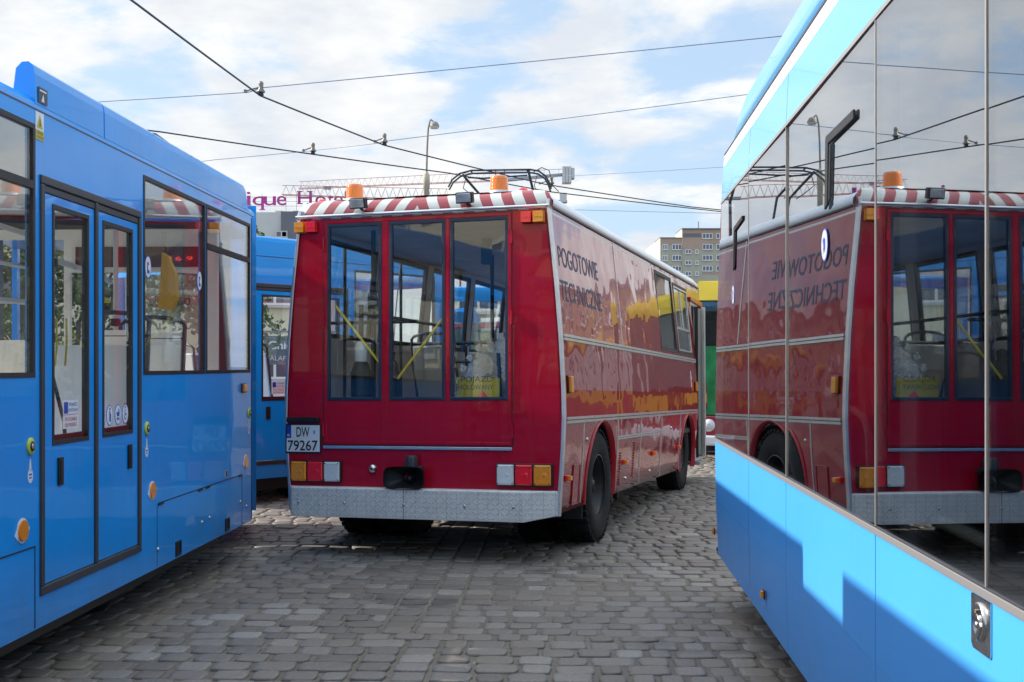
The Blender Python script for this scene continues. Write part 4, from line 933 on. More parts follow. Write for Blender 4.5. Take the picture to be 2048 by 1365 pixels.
    m = MB(); m.box(-1.362, -1.358, RV-.1215, RV-.118, .355, .597); m.build('plate_joint', 'black', bp)
    for u0, u1 in ((-.80, -.06), (-2.42, -1.62)):
        m = MB(); m.box(u0, u1, 1.02, 1.035, .30, .62); m.build('mudflap', 'rubber', b)
    # writing
    m = MB(); m.text('POGOTOWIE', .33, 2.462, PS, .001, 1.43, .178, bold=.004); m.build('lettering', 'text_grey', b)
    m = MB(); m.text('TECHNICZNE', .30, 2.175, PS, .001, 1.50, .178, bold=.004); m.build('lettering', 'text_grey', b)
    # side windows
    window(PS, 4.80, 5.93, 1.925, 2.875, b, fmat='rubber', gmat='glass_bus', fw=.04)
    w = window(PS, 6.02, 7.14, 1.925, 2.835, b, fmat='rubber', gmat='glass_bus', fw=.035)
    m = MB(); ring_rect(m, PS, 6.06, 7.10, 1.965, 2.795, .02, -.004, .008); m.box(6.08, 7.08, 2.24, 2.27, -.004, .008, 0, PS); m.box(6.56, 6.585, 2.27, 2.775, -.004, .008, 0, PS); m.build('sash', 'aluminium', w)
    for a, c in ((.55, 1.9), (2.05, 3.3), (3.45, 4.75), (4.9, 6.2), (6.35, 7.4)): window(PSL, a, c, 1.925, 2.83, b, fmat='rubber', gmat='glass_bus', fw=.045)
    m = MB(); m.box(-2.34, -.2, 8.315, 8.32, 1.35, 2.65); m.build('windscreen', 'glass_bus', b)
    # entrance at the front with its open leaf
    m = MB(); ring_rect(m, PS, 7.34, 8.02, .49, 2.69, .05, -.05, .012); m.build('entrance_frame', 'aluminium_dull', b, bevel=.004)
    m = MB(); m.box(-.62, .015, 7.905, 7.945, .56, 2.62, 0); m.box(-.02, .03, 7.885, 7.955, .54, 2.64, 1); m.box(-.14, -.07, 7.47, 7.53, .54, 2.62, 2); m.box(-.05, .0, 7.44, 7.47, .54, 2.62, 2); m.build('open_door', ['cream_trim', 'aluminium', 'black'], b, bevel=.004)
    m = MB(); m.box(-.7, .02, 7.41, 8.0, .44, .48); m.box(-.7, -.3, 7.41, 8.0, .68, .72); m.build('step', 'aluminium', b)
    m = MB(); m.prism([(7.24, 2.70), (8.3, 2.66), (8.3, 2.74), (7.24, 2.74)], PS, .003, .04); m.build('door_canopy', 'red', b)
    # markers, louvres and hatches
    for v, w, hv, hw in ((.35, 1.475, .045, .075), (7.20, 1.515, .045, .07)):
        m = MB(); m.box(v-hv, v+hv, w-hw, w+hw, .001, .012, 1, PS); m.box(v-hv+.008, v+hv-.008, w-hw+.008, w+hw-.008, .012, .04, 0, PS); m.build('turn_lamp', ['amber', 'black'], b, bevel=.005)
    for v, w in ((.36, .70), (2.60, .72), (4.15, .74), (5.84, .745)):
        m = MB(); m.box(v-.05, v+.05, w-.025, w+.025, .001, .018, 1, PS); m.box(v-.02, v+.045, w-.02, w+.02, .018, .045, 0, PS); m.build('side_marker', ['amber', 'red_lens'], b, bevel=.005)
    for v, n0, n1 in ((2.46, .50, .86), (3.12, .55, .92)):
        m = MB(); k = int((n1-n0)/.026)
        for i in range(k):
            w = n0+i*.026; m.prism([(v-.045, w), (v+.045, w), (v+.045, w+.012), (v-.045, w+.012)], PS, .001, .012); m.box(v-.04, v+.04, w-.006, w, .0006, .002, 1, PS)
        m.build('louvre', ['red_side', 'black'], b)
    m = MB(); ring_rect(m, PS, .56, .80, .46, .80, .012, .001, .010); m.box(.575, .785, .475, .785, .001, .004, 0, PS); m.build('fuel_flap', 'red_side', b, bevel=.004)
    m = MB()
    for v, w in ((2.75, .55), (4.05, .55), (1.0, 1.0), (5.3, 1.0), (6.9, 1.62)): m.lathe([(.018, 0), (.016, .008), (.006, .012)], PS(v, w, .001), (1, 0, 0), 12)
    m.build('latch', 'steel', b)
    m = MB(); m.box(6.86, 6.90, 1.50, 1.72, .001, .003, 0, PS); m.build('emblem', 'sticker', b)
    # inside
    for (u, v) in ((-2.12, 2.3), (-1.0, 3.2), (-.75, 4.5), (-2.2, 4.2), (-2.2, 5.6), (-.7, 6.0)): seat(b, u, v, 1, u+.46, w=1.40, shell='seat_blue' if u > -2 else 'interior_grey', top=2.02)
    m = MB()
    for u, v in ((-1.93, .75), (-1.5, 2.9), (-.95, 2.6), (-1.45, 4.6)): m.bar((u, v, .96), (u, v, 2.89), .022, n=8)
    m.bar((-2.4, .75, 2.05), (-1.5, .75, 2.05), .018); m.bar((-2.42, 2.9, 1.95), (-.2, 2.9, 1.95), .02); m.bar((-2.42, 2.9, 1.75), (-1.5, 2.9, 1.75), .016); m.bar((-2.42, 1.6, 2.2), (-2.42, 4, 2.2), .02); m.bar((-.95, 2.6, 1.95), (-.1, 2.6, 1.95), .018); m.box(-1.97, -1.89, .72, .78, 2.15, 2.32)
    for v in (1.2, 1.9, 2.6): m.bar((-2.42, v, 1.0), (-2.42, v, 2.85), .016)
    m.build('inner_rail', 'black_metal', b)
    m = MB(); m.box(-1.3, -.2, 5.0, 5.04, .96, 2.0); m.tube([(-1.0, 3.2, 2.88), (-.9, 3.6, 2.72), (-.7, 3.9, 2.70), (-.5, 4.0, 2.86)], .03, 8); m.box(-.75, -.55, 1.6, 1.75, 2.62, 2.80); m.box(-1.12, -1.04, 1.4, 1.5, 2.62, 2.86); m.build('equipment_rack', 'navy', b)
bus_details()
# loose gear carried inside the bus, each a thing of its own
def in_bus(name, mb, mats, label, cat, group=None, bevel=0):
    o = mb.build(name, mats, None, bevel=bevel, mw=BMW.copy()); return tag(o, label, cat, group)
for i, (u, v, lab) in enumerate(((-1.99, .62, 'dark steel gas cylinder with a white collar in the red bus'), (-1.70, .60, 'dark steel gas cylinder without collar beside the black post in the red bus'))):
    m = MB(); m.lathe([(.02, 0), (.088, .0), (.092, .02), (.092, .62), (.07, .70), (.035, .74), (.03, .80)], (u, v, .97), (0, 0, 1), 24)
    m.lathe([(.094, .60), (.097, .61), (.094, .63)], (u, v, .97), (0, 0, 1), 24)
    if i == 0: m.lathe([(.05, .70), (.055, .74), (.055, .86), (.03, .90)], (u, v, .97), (0, 0, 1), 18, 1); m.bar((u, v, 1.85), (u, v, 2.2), .022)
    else: m.lathe([(.04, .74), (.045, .80), (.02, .82)], (u, v, .97), (0, 0, 1), 18)
    in_bus('gas_cylinder', m, ['black_metal', 'interior_white'], lab, 'cylinder')
for (a, b_, lab) in (((-2.09, .30, 2.17), (-1.625, .30, 1.61), 'yellow rod leaning down to the right in the first rear pane of the red bus'), ((-1.505, .30, 1.53), (-1.06, .30, 2.08), 'yellow rod slanting up to the right in the middle rear pane of the red bus')):
    m = MB(); m.bar(a, b_, .012, n=8); in_bus('warning_rod', m, 'yellow_paint', lab, 'rod')
m = MB(); cu, cw, cv = -.60, 1.40, .75
for r0, r1, d in ((.40, .44, 0), (.45, .49, .01)):
    m.lathe([(r0, d), (r1, d), (r1, d+.03), (r0, d+.03)], (cu, cv, cw), (0, 1, 0), 48, 0)
for k in range(28):
    th = 2*math.pi*k/28; d = Vector((math.cos(th), 0, math.sin(th))); e = Vector((-d.z, 0, d.x)); m.obox(Vector((cu, cv+.02, cw))+d*.515, d*.03, (0, .025, 0), e*.028, 0)
m.lathe([(.05, .02), (.40, .02), (.40, .05), (.05, .05)], (cu, cv, cw), (0, 1, 0), 48, 1)
# clip what would pass the wall or the floor
def clip(mb):
    bm = bmesh.new(); me = bpy.data.meshes.new('c'); me.from_pydata(mb.v, [], mb.f); me.polygons.foreach_set('material_index', mb.m); bm.from_mesh(me)
    for co_, no in (((-.17, 0, 0), (1, 0, 0)), ((0, 0, .97), (0, 0, -1))): bmesh.ops.bisect_plane(bm, geom=bm.verts[:]+bm.edges[:]+bm.faces[:], plane_co=co_, plane_no=no, clear_outer=True)
    bm.verts.index_update(); r = MB(); r.v = [tuple(v.co) for v in bm.verts]; r.f = [tuple(v.index for v in f.verts) for f in bm.faces]; r.m = [f.material_index for f in bm.faces]; r.sm = [False]*len(r.f); bm.free(); return r
in_bus('ring_gear', clip(m), ['steel', 'navy'], 'large shiny toothed ring in the last rear pane of the red bus', 'gear ring')
m = MB(); m.box(-.975, -.60, .34, .352, 1.345, 1.53); m.text('POJAZD', -.94, 1.50, lambda a, b, d: (a, .34-d, b), 0, .28, .05, 1); m.text('HOLOWANY', -.965, 1.435, lambda a, b, d: (a, .34-d, b), 0, .31, .045, 1); m.prism([(-.80, 1.372), (-.70, 1.372), (-.75, 1.428)], lambda a, b, d: (a, .34-d, b), .001, .002, 2)
in_bus('towing_sign', m, ['yellow', 'text_black', 'red_lens'], 'yellow sign reading HOLOWANY with a red triangle inside the red bus', 'sign')
m = MB()
for k in range(5): m.bar((-.62+.09*k, .5+.03*k, .97), (-.70+.10*k, .62, 1.75+.1*(k % 3)), .018)
m.prism([(-.66, .97), (-.23, .97), (-.28, 1.72), (-.5, 1.70)], lambda a, b, d: (a, .58+d+(b-1)*.06, b), 0, .02)
in_bus('tool_bundle', m, 'rubber_grey', 'bundle of dark shafts and a grey tarpaulin in front of the shiny toothed ring', 'tools')
# ------------------------------------------------------------------ overhead line
def wire(name, pts, r, mat, label, cat='wire'):
    m = MB(); P = [Vector(p) for p in pts]; out = []
    for a, b in zip(P, P[1:]):
        L = (b-a).length
        for i in range(6):
            f = i/6; p = a.lerp(b, f); p.z -= .004*L*4*f*(1-f)*.25; out.append(p)
    out.append(P[-1]); m.tube(out, r, 6); return tag(m.build(name, mat), label, cat)
HW = 5.5
w1 = [(-16, 8.5, 5.5), atz(225, -26, HW), atz(262, 0, HW), atz(521, 192, HW), atz(769, 291, HW), atz(950, 336, HW), atz(1090, 369, HW), atz(1380, 414, HW), atz(1560, 432, HW)]
w2 = [(-11.5, 16.2, 5.5), atz(320, 264, HW), atz(626, 309, HW), atz(900, 347, HW), atz(1100, 384, HW), atz(1381, 417, HW), atz(1560, 436, HW)]
wire('overhead_wire', w1, .013, 'wire', 'dark tram wire running down from the top edge of the picture past two insulators')
wire('overhead_wire', w2, .013, 'wire', 'dark tram wire rising over the roof of the blue tram towards the pantograph')
sp = [[at(-60, 222, 19.6), at(215, 203, 18.6), at(497, 185, 17.6), at(524, 176, 17.6), at(1570, 72, 15.2), at(1900, 35, 14.5)],
      [at(300, 336, 24), at(430, 320, 23.6), at(612, 303, 22.9), at(755, 287, 21.6), at(770, 283, 21.6), at(1490, 190, 19.4), at(1700, 162, 18.8)],
      [at(1000, 362, 31), at(1108, 354, 30), at(1440, 335, 27), at(1600, 325, 26)], [at(1150, 420, 40), at(1440, 427, 38), at(1600, 431, 37)]]
for p, r, lab in zip(sp, (.0065, .006, .006, .008), ('thin span wire holding the upper insulator, crossing the open sky', 'thin span wire through the two lower insulators, passing behind the street lamp head', 'faint span wire running right from the crane counterweights', 'thin span wire just above the red bus roof edge, in front of the apartment block')):
    wire('span_wire', p, r, 'wire_thin', lab)
def insulator(p, arm, label, s=1.0):
    t = thing('insulator', label, 'insulator', loc=p)
    m = MB(); m.lathe([(.0, .17), (.03, .165), (.045, .13), (.04, .10), (.038, .05), (.07, -.005), (.07, -.02), (.02, -.022)], (0, 0, .07*s), (0, 0, 1), 14); m.build('bell', 'insulator', t)
    m = MB(); m.bar((0, 0, .05), (0, 0, .0), .014); m.lathe([(.01, -.03), (.05, -.01), (.04, .03), (.01, .045)], (0, 0, 0), (0, 0, 1), 10); m.build('wire_clamp', 'wire', t)
    m = MB(); m.tube([(0, 0, .13), (arm*.5, 0, .10), (arm, 0, .06)], .016, 8, r2=.012); m.lathe([(.03, -.02), (.03, .02)], (arm, 0, .06), (0, 1, 0), 10); m.build('arm', 'insulator', t)
    t.scale = (s, s, s)
insulator(atz(522, 190, HW), -.26, 'bell insulator on the upper span wire', .85)
insulator(atz(769, 289, HW), -.20, 'bell insulator nearest to the street lamp', .85)
insulator(atz(626, 307, HW), -.20, 'bell insulator on the wire between the blue tram and the street lamp', .85)
insulator(atz(1103, 372, HW), -.28, 'double insulator over the striped right corner of the red bus roof', .9)
# ------------------------------------------------------------------ tram hidden behind the bus, its pantograph shows
t4 = thing('tram', 'tram behind the red bus of which only the raised pantograph shows', 'tram', loc=(-.19, 24.5, 0))
m = MB(); m.box(-1.2, 1.2, 0, 9, .3, 3.2); m.build('body', 'blue', t4, bevel=.08)
m = MB(); m.box(-1.05, 1.05, -.012, -.002, 1.4, 2.9); m.build('windscreen', 'glass_dark', t4)
m = MB()
for y, dz in ((0, 0), (.38, .0)):
    m.tube([(-1.08, y, 5.18), (-1.0, y, 5.33), (-.85, y, 5.45), (-.62, y, 5.51), (.55, y, 5.53), (.72, y, 5.50), (.86, y, 5.40), (.93, y, 5.27), (.97, y, 5.14)], .019, 8)
m.tube([(-.7, .18, 5.40), (-.4, .18, 5.38), (.5, .18, 5.44)], .018, 8)
m.tube([(-.78, 0, 5.42), (-.72, .2, 5.36), (-.35, .3, 4.95), (-.1, .9, 3.3)], .027, 8); m.tube([(.52, 0, 5.50), (.55, .2, 5.40), (.68, .35, 4.9), (.6, 1.2, 3.3)], .027, 8)
m.tube([(-.72, 0, 5.4), (-.78, -.05, 5.15), (-.6, -.05, 5.0), (-.45, 0, 4.9)], .010, 6)
m.tube([(.62, 0, 5.48), (.78, -.05, 5.56), (.93, -.05, 5.50), (1.0, -.05, 5.2), (1.12, -.05, 5.08)], .010, 6); m.tube([(.7, .3, 5.48), (.64, .25, 5.25), (.7, .25, 5.06), (.85, .25, 5.05)], .009, 6)
m.bar((-.62, 0, 5.51), (-.62, .38, 5.51), .02); m.bar((.5, 0, 5.53), (.5, .38, 5.53), .02)
m.build('pantograph', 'wire', t4)
# ------------------------------------------------------------------ street lamp
p = at(853, 388, 37); t = thing('street_lamp', 'single-arm street lamp standing against the clouds behind the red bus', 'street lamp', loc=(p.x, 37, 0))
m = MB(); m.lathe([(.10, 0), (.085, 6.95), (.10, 6.96), (.10, 7.35), (.05, 7.45)], (0, 0, 0), (0, 0, 1), 14); m.build('base_column', 'lamp_concrete', t)
m = MB(); m.tube([(0, 0, 7.4), (.02, 0, 8.2), (.05, 0, 8.75), (.10, 0, 8.98), (.13, 0, 9.03), (.2, 0, 8.97), (.28, 0, 8.9)], .032, 10, r2=.022); m.build('pole', 'lamp_post', t)
m = MB(); m.lathe([(.03, .14), (.09, .12), (.13, .05), (.145, 0), (.15, -.015)], (.24, 0, 8.83), (0, 0, 1), 16, 0); h = m.build('lamp_head', 'lamp_post', t)
m = MB(); m.lathe([(.14, -.015), (.12, -.075), (.05, -.085)], (.24, 0, 8.83), (0, 0, 1), 16); m.build('lamp_cover', 'cream_trim', h)
# ------------------------------------------------------------------ tower cranes
def lattice(m, a, b, h0, h1, n, mi, r=.036, up=Vector((0, 0, 1))):
    a, b = Vector(a), Vector(b); d = (b-a)
    def top(f): return a+d*f+up*(h0+(h1-h0)*f)
    side = Vector((0, .9, 0))
    for off in (Vector((0, 0, 0)), side): m.bar(a+off, b+off, r*1.3, mi, 5)
    m.bar(top(0)+side*.5, top(1)+side*.5, r, mi, 5)
    for i in range(n):
        f0, f1, fm = i/n, (i+1)/n, (i+.5)/n
        for off in (Vector((0, 0, 0)), side):
            m.bar(a+d*f0+off, top(fm)+side*.5, r*.55, mi+1, 4); m.bar(top(fm)+side*.5, a+d*f1+off, r*.55, mi+1, 4)
DC = 165.0
t = thing('tower_crane', 'upper tower crane with red-white lattice jib and stacked grey counterweights', 'crane', loc=(0, 0, 0))
m = MB(); lattice(m, at(597, 377, DC), at(1000, 361, DC), .95, 1.25, 32, 0); m.build('jib', ['crane_red', 'crane_white'], t)
m = MB(); a, b_ = at(1000, 362, DC), at(1147, 348, DC); m.obox((a+b_)/2, (b_-a)/2, (0, .7, 0), (0, 0, .13)); m.bar(a+Vector((0, 0, 1.2)), b_+Vector((0, 0, .7)), .04); 
for i in range(6): q = a.lerp(b_, i/5); m.bar(q, q+Vector((0, 0, 1.1-.06*i)), .03)
m.build('counter_jib', 'crane_grey', t)
for i in range(4):
    c = at(1127+i*6.2, 351, DC); m = MB(); z0 = -1.1+.15*(i > 2); m.box(c.x-.19, c.x+.19, DC-1.0, DC+.9, c.z+z0+.45*(i > 2), c.z+1.05-.2*(i > 2)); m.build('counterweight', 'concrete_pale' if i % 2 else 'aluminium_dull', t)
m = MB(); c = at(1000, 361, DC)
for dx, dy in ((-.6, 0), (.6, 0), (-.6, 1.2), (.6, 1.2)): m.bar((c.x+dx, DC+dy, 0), (c.x+dx, DC+dy, c.z+1.5), .09, 0, 5)
for k in range(16):
    z = k*1.6; m.bar((c.x-.6, DC, z), (c.x+.6, DC, z+1.6), .04, 0, 4); m.bar((c.x+.6, DC+1.2, z), (c.x-.6, DC+1.2, z+1.6), .04, 0, 4)
m.build('mast', 'crane_red', t)
m = MB(); q = at(653, 375, DC)
for k in range(5): m.box(q.x+k*.2-.4, q.x+k*.2-.22, DC, DC+.4, q.z-.25-.08*(k % 2), q.z+.1)
m.build('trolley', 'crane_grey', t)
t = thing('tower_crane', 'lower tower crane with its red jib tip above the hotel sign letters', 'crane', loc=(0, 0, 0))
D2 = 150.0
m = MB(); lattice(m, at(563, 389, D2), at(900, 402, D2), 1.15, 1.5, 22, 0); m.build('jib', ['crane_red', 'crane_grey'], t)
m = MB(); a, b_ = at(900, 402, D2), at(1134, 404, D2); m.obox((a+b_)/2, (b_-a)/2, (0, .6, 0), (0, 0, .14)); m.build('counter_jib', 'crane_grey', t)
c = at(1126, 396, D2); m = MB(); m.box(c.x-.42, c.x+.42, D2-.8, D2+.8, c.z-.6, c.z+.5); m.build('counterweight', 'aluminium_dull', t)
m = MB(); c = at(930, 402, D2)
for dx, dy in ((-.6, 0), (.6, 0), (-.6, 1.2), (.6, 1.2)): m.bar((c.x+dx, D2+dy, 0), (c.x+dx, D2+dy, c.z), .09, 0, 5)
m.build('mast', 'crane_red', t)
# ------------------------------------------------------------------ buildings
def facade_windows(bld, F_, cols, rows, frame_mat='window_frame', pane='window_far', depth=.12, name='window', panes=2):
    for a0, a1 in cols:
        for b0, b1 in rows:
            m = MB(); ring_rect(m, F_, a0, a1, b0, b1, .12, -.05, .05)
            for k in range(1, panes): x = a0+(a1-a0)*k/panes; m.box(x-.07, x+.07, b0+.12, b1-.12, -.05, .04, 0, F_)
            w = m.build(name, frame_mat, bld); MB().box(a0+.12, a1-.12, b0+.12, b1-.12, -.03, .0, 0, F_).build('pane', pane, w)
            q = MB(); q.box(a0-.1, a1+.1, b0-.14, b0-.02, .0, .14, 0, F_); q.build('sill', 'concrete_pale', w)
DA = 317.0
def apartment():
    k = DA/F; X = lambda px: (px-PX)*k; Z = lambda py: CH+(PY-py)*k
    b = thing('apartment_block', 'distant apartment block with brown top storeys and grey-green walls', 'building', loc=(0, DA, 0))
    Fp = lambda a, bb, d: (a, -d, bb)
    xs = [1320.5, 1364, 1404, 1560]
    m = MB()
    m.box(X(1320.5), X(1364), 0, 12, 0, Z(476.5), 0); m.box(X(1364.1), X(1437+90), -.4, 12, 0, Z(459), 0)
    m.build('wall', 'plaster_green', b)
    m = MB(); m.box(X(1320.5), X(1364), -.06, 0, Z(490), Z(476.5), 0); m.box(X(1364.1), X(1404), -.46, -.4, Z(500), Z(459), 0); m.box(X(1404), X(1527), -.46, -.4, Z(489), Z(459), 0); m.box(X(1404), X(1436), -.47, -.4, Z(549), Z(543), 0); m.build('upper_wall', 'plaster_brown', b)
    m = MB(); m.box(X(1320.2), X(1320.5), -.05, 34, 0, Z(476.4), 0); m.box(X(1363.6), X(1364), -.45, 12, Z(490), Z(459), 0); m.build('side_wall', 'plaster_cream', b)
    m = MB(); m.box(X(1363), X(1530), -.9, 12, Z(459), Z(457.5), 0); m.box(X(1319.5), X(1364), -.3, 12, Z(476.5), Z(475.3), 0); m.build('roof', 'concrete_dark', b)
    m = MB(); m.box(X(1366), X(1401), -.52, -.46, Z(475), Z(467.5), 0); m.build('vent_band', 'concrete_dark', b)
    def row(t): return [(Z(y1), Z(y0)) for y0, y1 in t]
    RA = [(489, 500), (511, 521.5), (532.5, 543)]
    facade_windows(b, lambda a, bb, d: (a, -d-.05, bb), [(X(1325), X(1335.5)), (X(1344.5), X(1363))], row(RA), panes=3)
    facade_windows(b, lambda a, bb, d: (a, -d-.48, bb), [(X(1404.5), X(1424.5)), (X(1432), X(1452))], row([(467.5, 478)]+RA), panes=3)
    facade_windows(b, lambda a, bb, d: (a, -d-.48, bb), [(X(1370), X(1382)), (X(1390), X(1397))], row([(500, 508), (522, 530), (544, 552)]), panes=2)
    m = MB(); m.bar((X(1401.5), 4, Z(459)), (X(1401.5), 4, Z(440)), .12); m.bar((X(1426.5), 4, Z(459)), (X(1426.5), 4, Z(455)), .2); m.build('antenna', 'concrete_dark', b)
apartment()
DH = 150.0
def hotel():
    k = DH/F; X = lambda px: (px-PX)*k; Z = lambda py: CH+(PY-py)*k
    b = thing('hotel_building', 'pale and slate-grey building under the rooftop hotel sign', 'building', loc=(0, DH, 0))
    m = MB(); m.box(X(380), X(563), 0, 14, 0, Z(425)); m.build('wall', 'concrete_pale', b)
    m = MB(); m.box(X(563.2), X(760), -.4, 14, 0, Z(424)); m.build('side_wing', 'concrete_dark', b)
    for a, c in ((541, 556), (577, 597), (440, 455)):
        m = MB(); m.box(X(a)+.1, X(c)-.1, 3, 5, Z(425), Z(418)); m.box(X(a), X(c), 2.9, 5.1, Z(418), Z(416)); m.build('chimney', 'plaster_beige', b)
    facade_windows(b, lambda a, bb, d: (a, -d-.4, bb), [(X(552.5), X(576)), (X(600), X(622))], [(Z(476), Z(463)), (Z(510), Z(490))], frame_mat='concrete_pale')
    m = MB(); m.box(X(504), X(507), -.05, 0, 0, Z(425)); m.build('joint', 'concrete_dark', b)
    # sign letters
    s = thing('roof_sign', 'magenta serif lettering of a hotel sign on a thin frame above the roof', 'sign', loc=(0, DH+2, 0))
    k2 = (DH+2)/F; X2 = lambda px: (px-PX)*k2; Z2 = lambda py: CH+(PY-py)*k2
    def PSg(a, bb, d): return (a, -d, bb)
    for ch, x0, x1, base, cap in (('i', 494, 501, 411, 31), ('q', 505.5, 528, 411, 29), ('u', 528, 552, 411, 29), ('e', 554, 573, 411, 30), ('H', 596, 624, 408, 25.5), ('o', 631, 652, 411, 30), ('t', 656, 667, 411, 28), ('e', 668, 686, 411, 30), ('l', 690, 698, 411, 30)):
        m = MB(); h = cap*k2*.98
        for d in (0, .18): m.text(ch, X2(x0), Z2(base), PSg, d, (x1-x0)*k2, h, 0, 0, bold=.003 if ch not in 'H' else .006)
        if ch in 'Hiltqu':                                 # slab serifs
            for xx in ((x0+4, x1-4) if ch == 'H' else ((x0+x1)/2,) if ch in 'ilt' else (x1-3,) if ch == 'q' else (x0+3, x1-3)):
                w_ = 6*k2
                ys = {'H': (base, base-24), 'i': (base,), 'l': (base,), 't': (), 'q': (base+9,), 'u': ()}[ch]
                for yy in ys: m.box(X2(xx)-w_*.9, X2(xx)+w_*.9, -.2, -.02, Z2(yy)-.05, Z2(yy)+.07)
        m.build('letter', 'magenta', s)
    m = MB()
    for y in (394, 403, 412): m.bar((X2(440), .3, Z2(y)), (X2(720), .3, Z2(y)), .025, 0, 4)
    for x in (500, 523, 571, 592, 640): m.bar((X2(x), .3, Z2(427)), (X2(x), .3, Z2(388)), .03, 0, 4)
    m.build('sign_frame', 'crane_grey', s)
hotel()
def block(name, label, cx, cy, yaw, w, d, h, mats, floors, bays, band=None):
    b = thing(name, label, 'building', mw=yaw_frame(yaw, (cx, cy, 0)))
    m = MB(); m.box(-w/2, w/2, 0, d, 0, h); m.build('wall', mats[0], b)
    m = MB(); m.box(-w/2-.3, w/2+.3, -.3, d+.3, h, h+.35); m.build('roof', 'concrete_dark', b)
    if band: m = MB(); m.box(-w/2, w/2, -.05, -.002, h*.0, h*.25); m.build('ground_floor', band, b)
    st = h/floors; bw = w/bays
    facade_windows(b, lambda a, bb, dd: (a, -dd-.05, bb), [(-w/2+bw*(i+.22), -w/2+bw*(i+.78)) for i in range(bays)], [(st*j+.9, st*j+2.3) for j in range(floors)])
    return b
block('office_building', 'beige office building behind the camera mirrored in the rear panes of the red bus', -22, -23, R_(150), 60, 10, 13.5, ['plaster_cream'], 4, 14)
block('town_house', 'brown house row mirrored in the right side of the red bus', 47, 78, R_(28), 26, 12, 11.0, ['plaster_brown'], 3, 7)
block('town_house', 'cream taller house mirrored in the right side of the red bus', 74, 66, R_(45), 24, 12, 15.5, ['plaster_cream'], 5, 6)
# ------------------------------------------------------------------ city buses
def city_bus(label, mw, L=9.0, wrap=False):
    b = thing('city_bus', label, 'bus', mw=mw)            # front at v=0 looking along -v, u to the right
    m = MB(); m.box(-1.25, 1.25, .05, L, .32, 1.3, 0); m.box(-1.25, 1.25, .05, L, 1.3, 2.72, 1); m.build('body', ['bus_red', 'dark_inside'], b, bevel=.05)
    m = MB(); m.box(-1.25, 1.25, -.02, .05, .32, 1.34); m.build('front_panel', 'maroon' if wrap else 'bus_red', b, bevel=.02)
    if wrap: m = MB(); m.box(-.5, .3, -.03, -.021, 1.0, 1.2); m.box(.6, 1.2, -.03, -.021, .85, 1.15); m.build('colour_patch', 'mustard', b, bevel=.004)
    if wrap:
        m = MB(); m.box(-1.26, -.55, -.035, -.021, .80, 1.95); m.build('leaf_decor', 'green_wrap', b)
    m = MB(); m.loft([[(-1.26, -.02, 2.72), (1.26, -.02, 2.72), (1.24, -.01, 2.9), (1.1, .05, 3.05), (-1.1, .05, 3.05), (-1.24, -.01, 2.9)], [(-1.26, L, 2.72), (1.26, L, 2.72), (1.24, L, 2.95), (1.1, L, 3.08), (-1.1, L, 3.08), (-1.24, L, 2.95)]], 0, False, True); m.build('roof', 'yellow_paint' if wrap else 'mustard', b, bevel=.04)
    m = MB(); m.box(-1.15, 1.15, -.03, -.001, 1.35, 2.70); m.build('windscreen', 'glass_clear', b)
    m = MB()
    for s in (-1, 1):
        for i in range(int(L/1.5)): m.box(s*1.251, s*1.265, .6+i*1.45, 1.9+i*1.45, 1.35, 2.6)
    m.build('side_glazing', 'glass_dark', b)
    m = MB(); m.box(-1.27, 1.27, -.04, L+.01, *((.45, .78) if wrap else (.95, 1.22))); m.build('lower_band', 'bus_red' if wrap else 'mustard', b, bevel=.02)
    m = MB(); m.box(-1.22, 1.22, -.10, .3, .28, .45); m.build('bumper', 'white_paint', b, bevel=.03)
    for u in (-.95, .95):
        m = MB(); m.lathe([(.11, 0), (.10, .03), (.03, .05)], (u, -.045, .62), (0, -1, 0), 16); m.build('headlight', 'clear_lens', b)
        for v in (2.2, L-2.4):
            m = MB(); m.lathe([(.2, -.12), (.46, -.14), (.48, -.1), (.48, .1), (.46, .13), (.28, .12), (.2, .06)], (u*1.18, v, .48), (1 if u > 0 else -1, 0, 0), 28); m.build('wheel', 'tyre', b)
    for u in (-1.32, 1.32):
        m = MB(); m.tube([(u*.9, 0, 2.6), (u, -.25, 2.62), (u*1.03, -.3, 2.45)], .02, 8); m.lathe([(.02, -.03), (.10, -.02), (.12, .02), (.05, .05)], (u*1.03, -.3, 2.15), (0, 1, 0), 16)
        m.box(u*1.03-.1, u*1.03+.1, -.34, -.27, 1.95, 2.42); m.build('mirror', 'interior_grey', b, bevel=.03)
    m = MB(); m.box(-.55, -.35, -.035, -.031, 2.42, 2.6); m.build('paper', 'sticker', b)
    return b
city_bus('yellow-roofed city bus with green front, glimpsed between the red bus and the mirror-glass tram', yaw_frame(R_(6), (4.25, 20.6, 0)), 9, True)
city_bus('yellow and red city bus mirrored in the side of the red bus', yaw_frame(R_(78), (8.8, 30, 0)), 9)
block('cream_house', 'cream house seen through the windows of the long blue tram', -27, 62, R_(-18), 34, 10, 8.0, ['plaster_cream'], 2, 8)
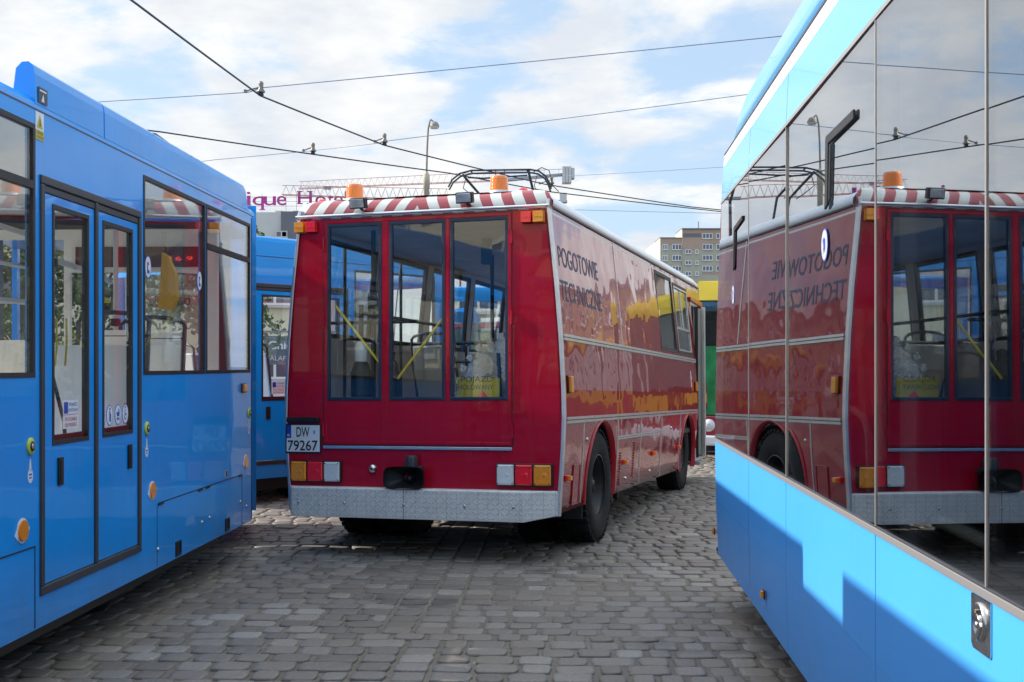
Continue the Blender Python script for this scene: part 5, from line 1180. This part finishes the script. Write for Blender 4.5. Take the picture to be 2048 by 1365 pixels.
# ------------------------------------------------------------------ trees and planting seen through the windows of the blue tram
def tree(x, y, h, r, label, mat, seed, trunk=.35):
    t = thing('tree', label, 'tree', loc=(x, y, 0), group=None); rd = random.Random(seed)
    m = MB(); m.tube([(0, 0, 0), (.05, .02, h*trunk), (.0, .1, h*.6), (.05, .05, h*.85)], .13, 8, r2=.03)
    cl = []
    for i in range(26):
        th, z = rd.uniform(0, 6.28), rd.uniform(.3, 1.0); q = r*(1-abs(z-.55)*.9)*rd.uniform(.35, 1); c = Vector((q*math.cos(th), q*math.sin(th), h*z)); cl.append((c, rd.uniform(.45, .9)*r*.45))
        m.tube([(0.03, .05, h*z*.7), c*.6+Vector((0, 0, h*z*.34)), c], .035, 5, r2=.01)
    m.build('trunk', 'bark', t)
    m = MB()
    for c, cr in cl:
        for j in range(130):
            d = Vector((rd.gauss(0, 1), rd.gauss(0, 1), rd.gauss(0, .8))); d = d.normalized()*cr*rd.uniform(.5, 1.1); p = c+d
            a = Vector((rd.gauss(0, 1), rd.gauss(0, 1), rd.gauss(0, 1))).normalized(); b = a.cross(Vector((rd.gauss(0, 1), rd.gauss(0, 1), rd.gauss(0, 1)))).normalized(); s = rd.uniform(.05, .10)
            m.add([p-a*s, p+b*s*.5, p+a*s, p-b*s*.5], [(0, 1, 2, 3)])
    m.build('crown', mat, t, norm=False)
for i, (x, y, h, r, mt, lab) in enumerate(((-6.3, 26, 4.3, 1.25, 'leaf', 'dark green tree seen through the end window of the long blue tram'), (-8.4, 25, 5.6, 1.9, 'leaf_light', 'pale green tree seen through the wide pane of the long blue tram'), (-9.8, 24.5, 6.2, 1.9, 'leaf', 'dark green tree seen through the far door leaf of the long blue tram'), (-11.5, 24, 6.2, 2.0, 'leaf_light', 'pale green tree seen through the near door leaf of the long blue tram'), (-14, 25, 6.4, 2.2, 'leaf', 'broad dark tree seen through the window at the left picture edge'))):
    tree(x, y, h, r, lab, mt, i+11)
m = MB(); rd = random.Random(5)
for i in range(2600):
    x, y = rd.uniform(-9, -4.4), rd.uniform(17.2, 18.6); hh = rd.uniform(.4, 1.0); a = rd.uniform(0, 6.28); dx, dy = .02*math.cos(a), .02*math.sin(a); lx, ly = rd.uniform(-.25, .25), rd.uniform(-.25, .25)
    m.add([(x-dx, y-dy, 0), (x+dx, y+dy, 0), (x+lx, y+ly, hh)], [(0, 1, 2)])
o = m.build('tall_grass', 'leaf_light', norm=False); o['kind'] = 'stuff'; tag(o, 'tuft of tall pale grass seen low through the end window of the long blue tram', 'grass')
# shop board seen through the door of the tram end
m = MB(); 
t = thing('shop_board', 'dark board reading Chick seen through the door pane of the tram end', 'sign', mw=yaw_frame(R_(-6), (-5.95, 30, 0)))
def PSB(a, b, d): return (a, -d, b)
m.box(-.1, 1.25, -.03, .03, 1.65, 2.35); m.build('board', 'concrete_dark', t)
m = MB(); m.text('Chick', .0, 2.03, PSB, .031, .75, .20, bold=.02); m.text('FALAFEL', -.02, 1.75, PSB, .031, .62, .11); m.build('lettering', 'sticker', t)
m = MB(); m.box(.0, .06, -.02, .02, 0, 1.65); m.box(1.1, 1.16, -.02, .02, 0, 1.65); m.build('post', 'black_metal', t)
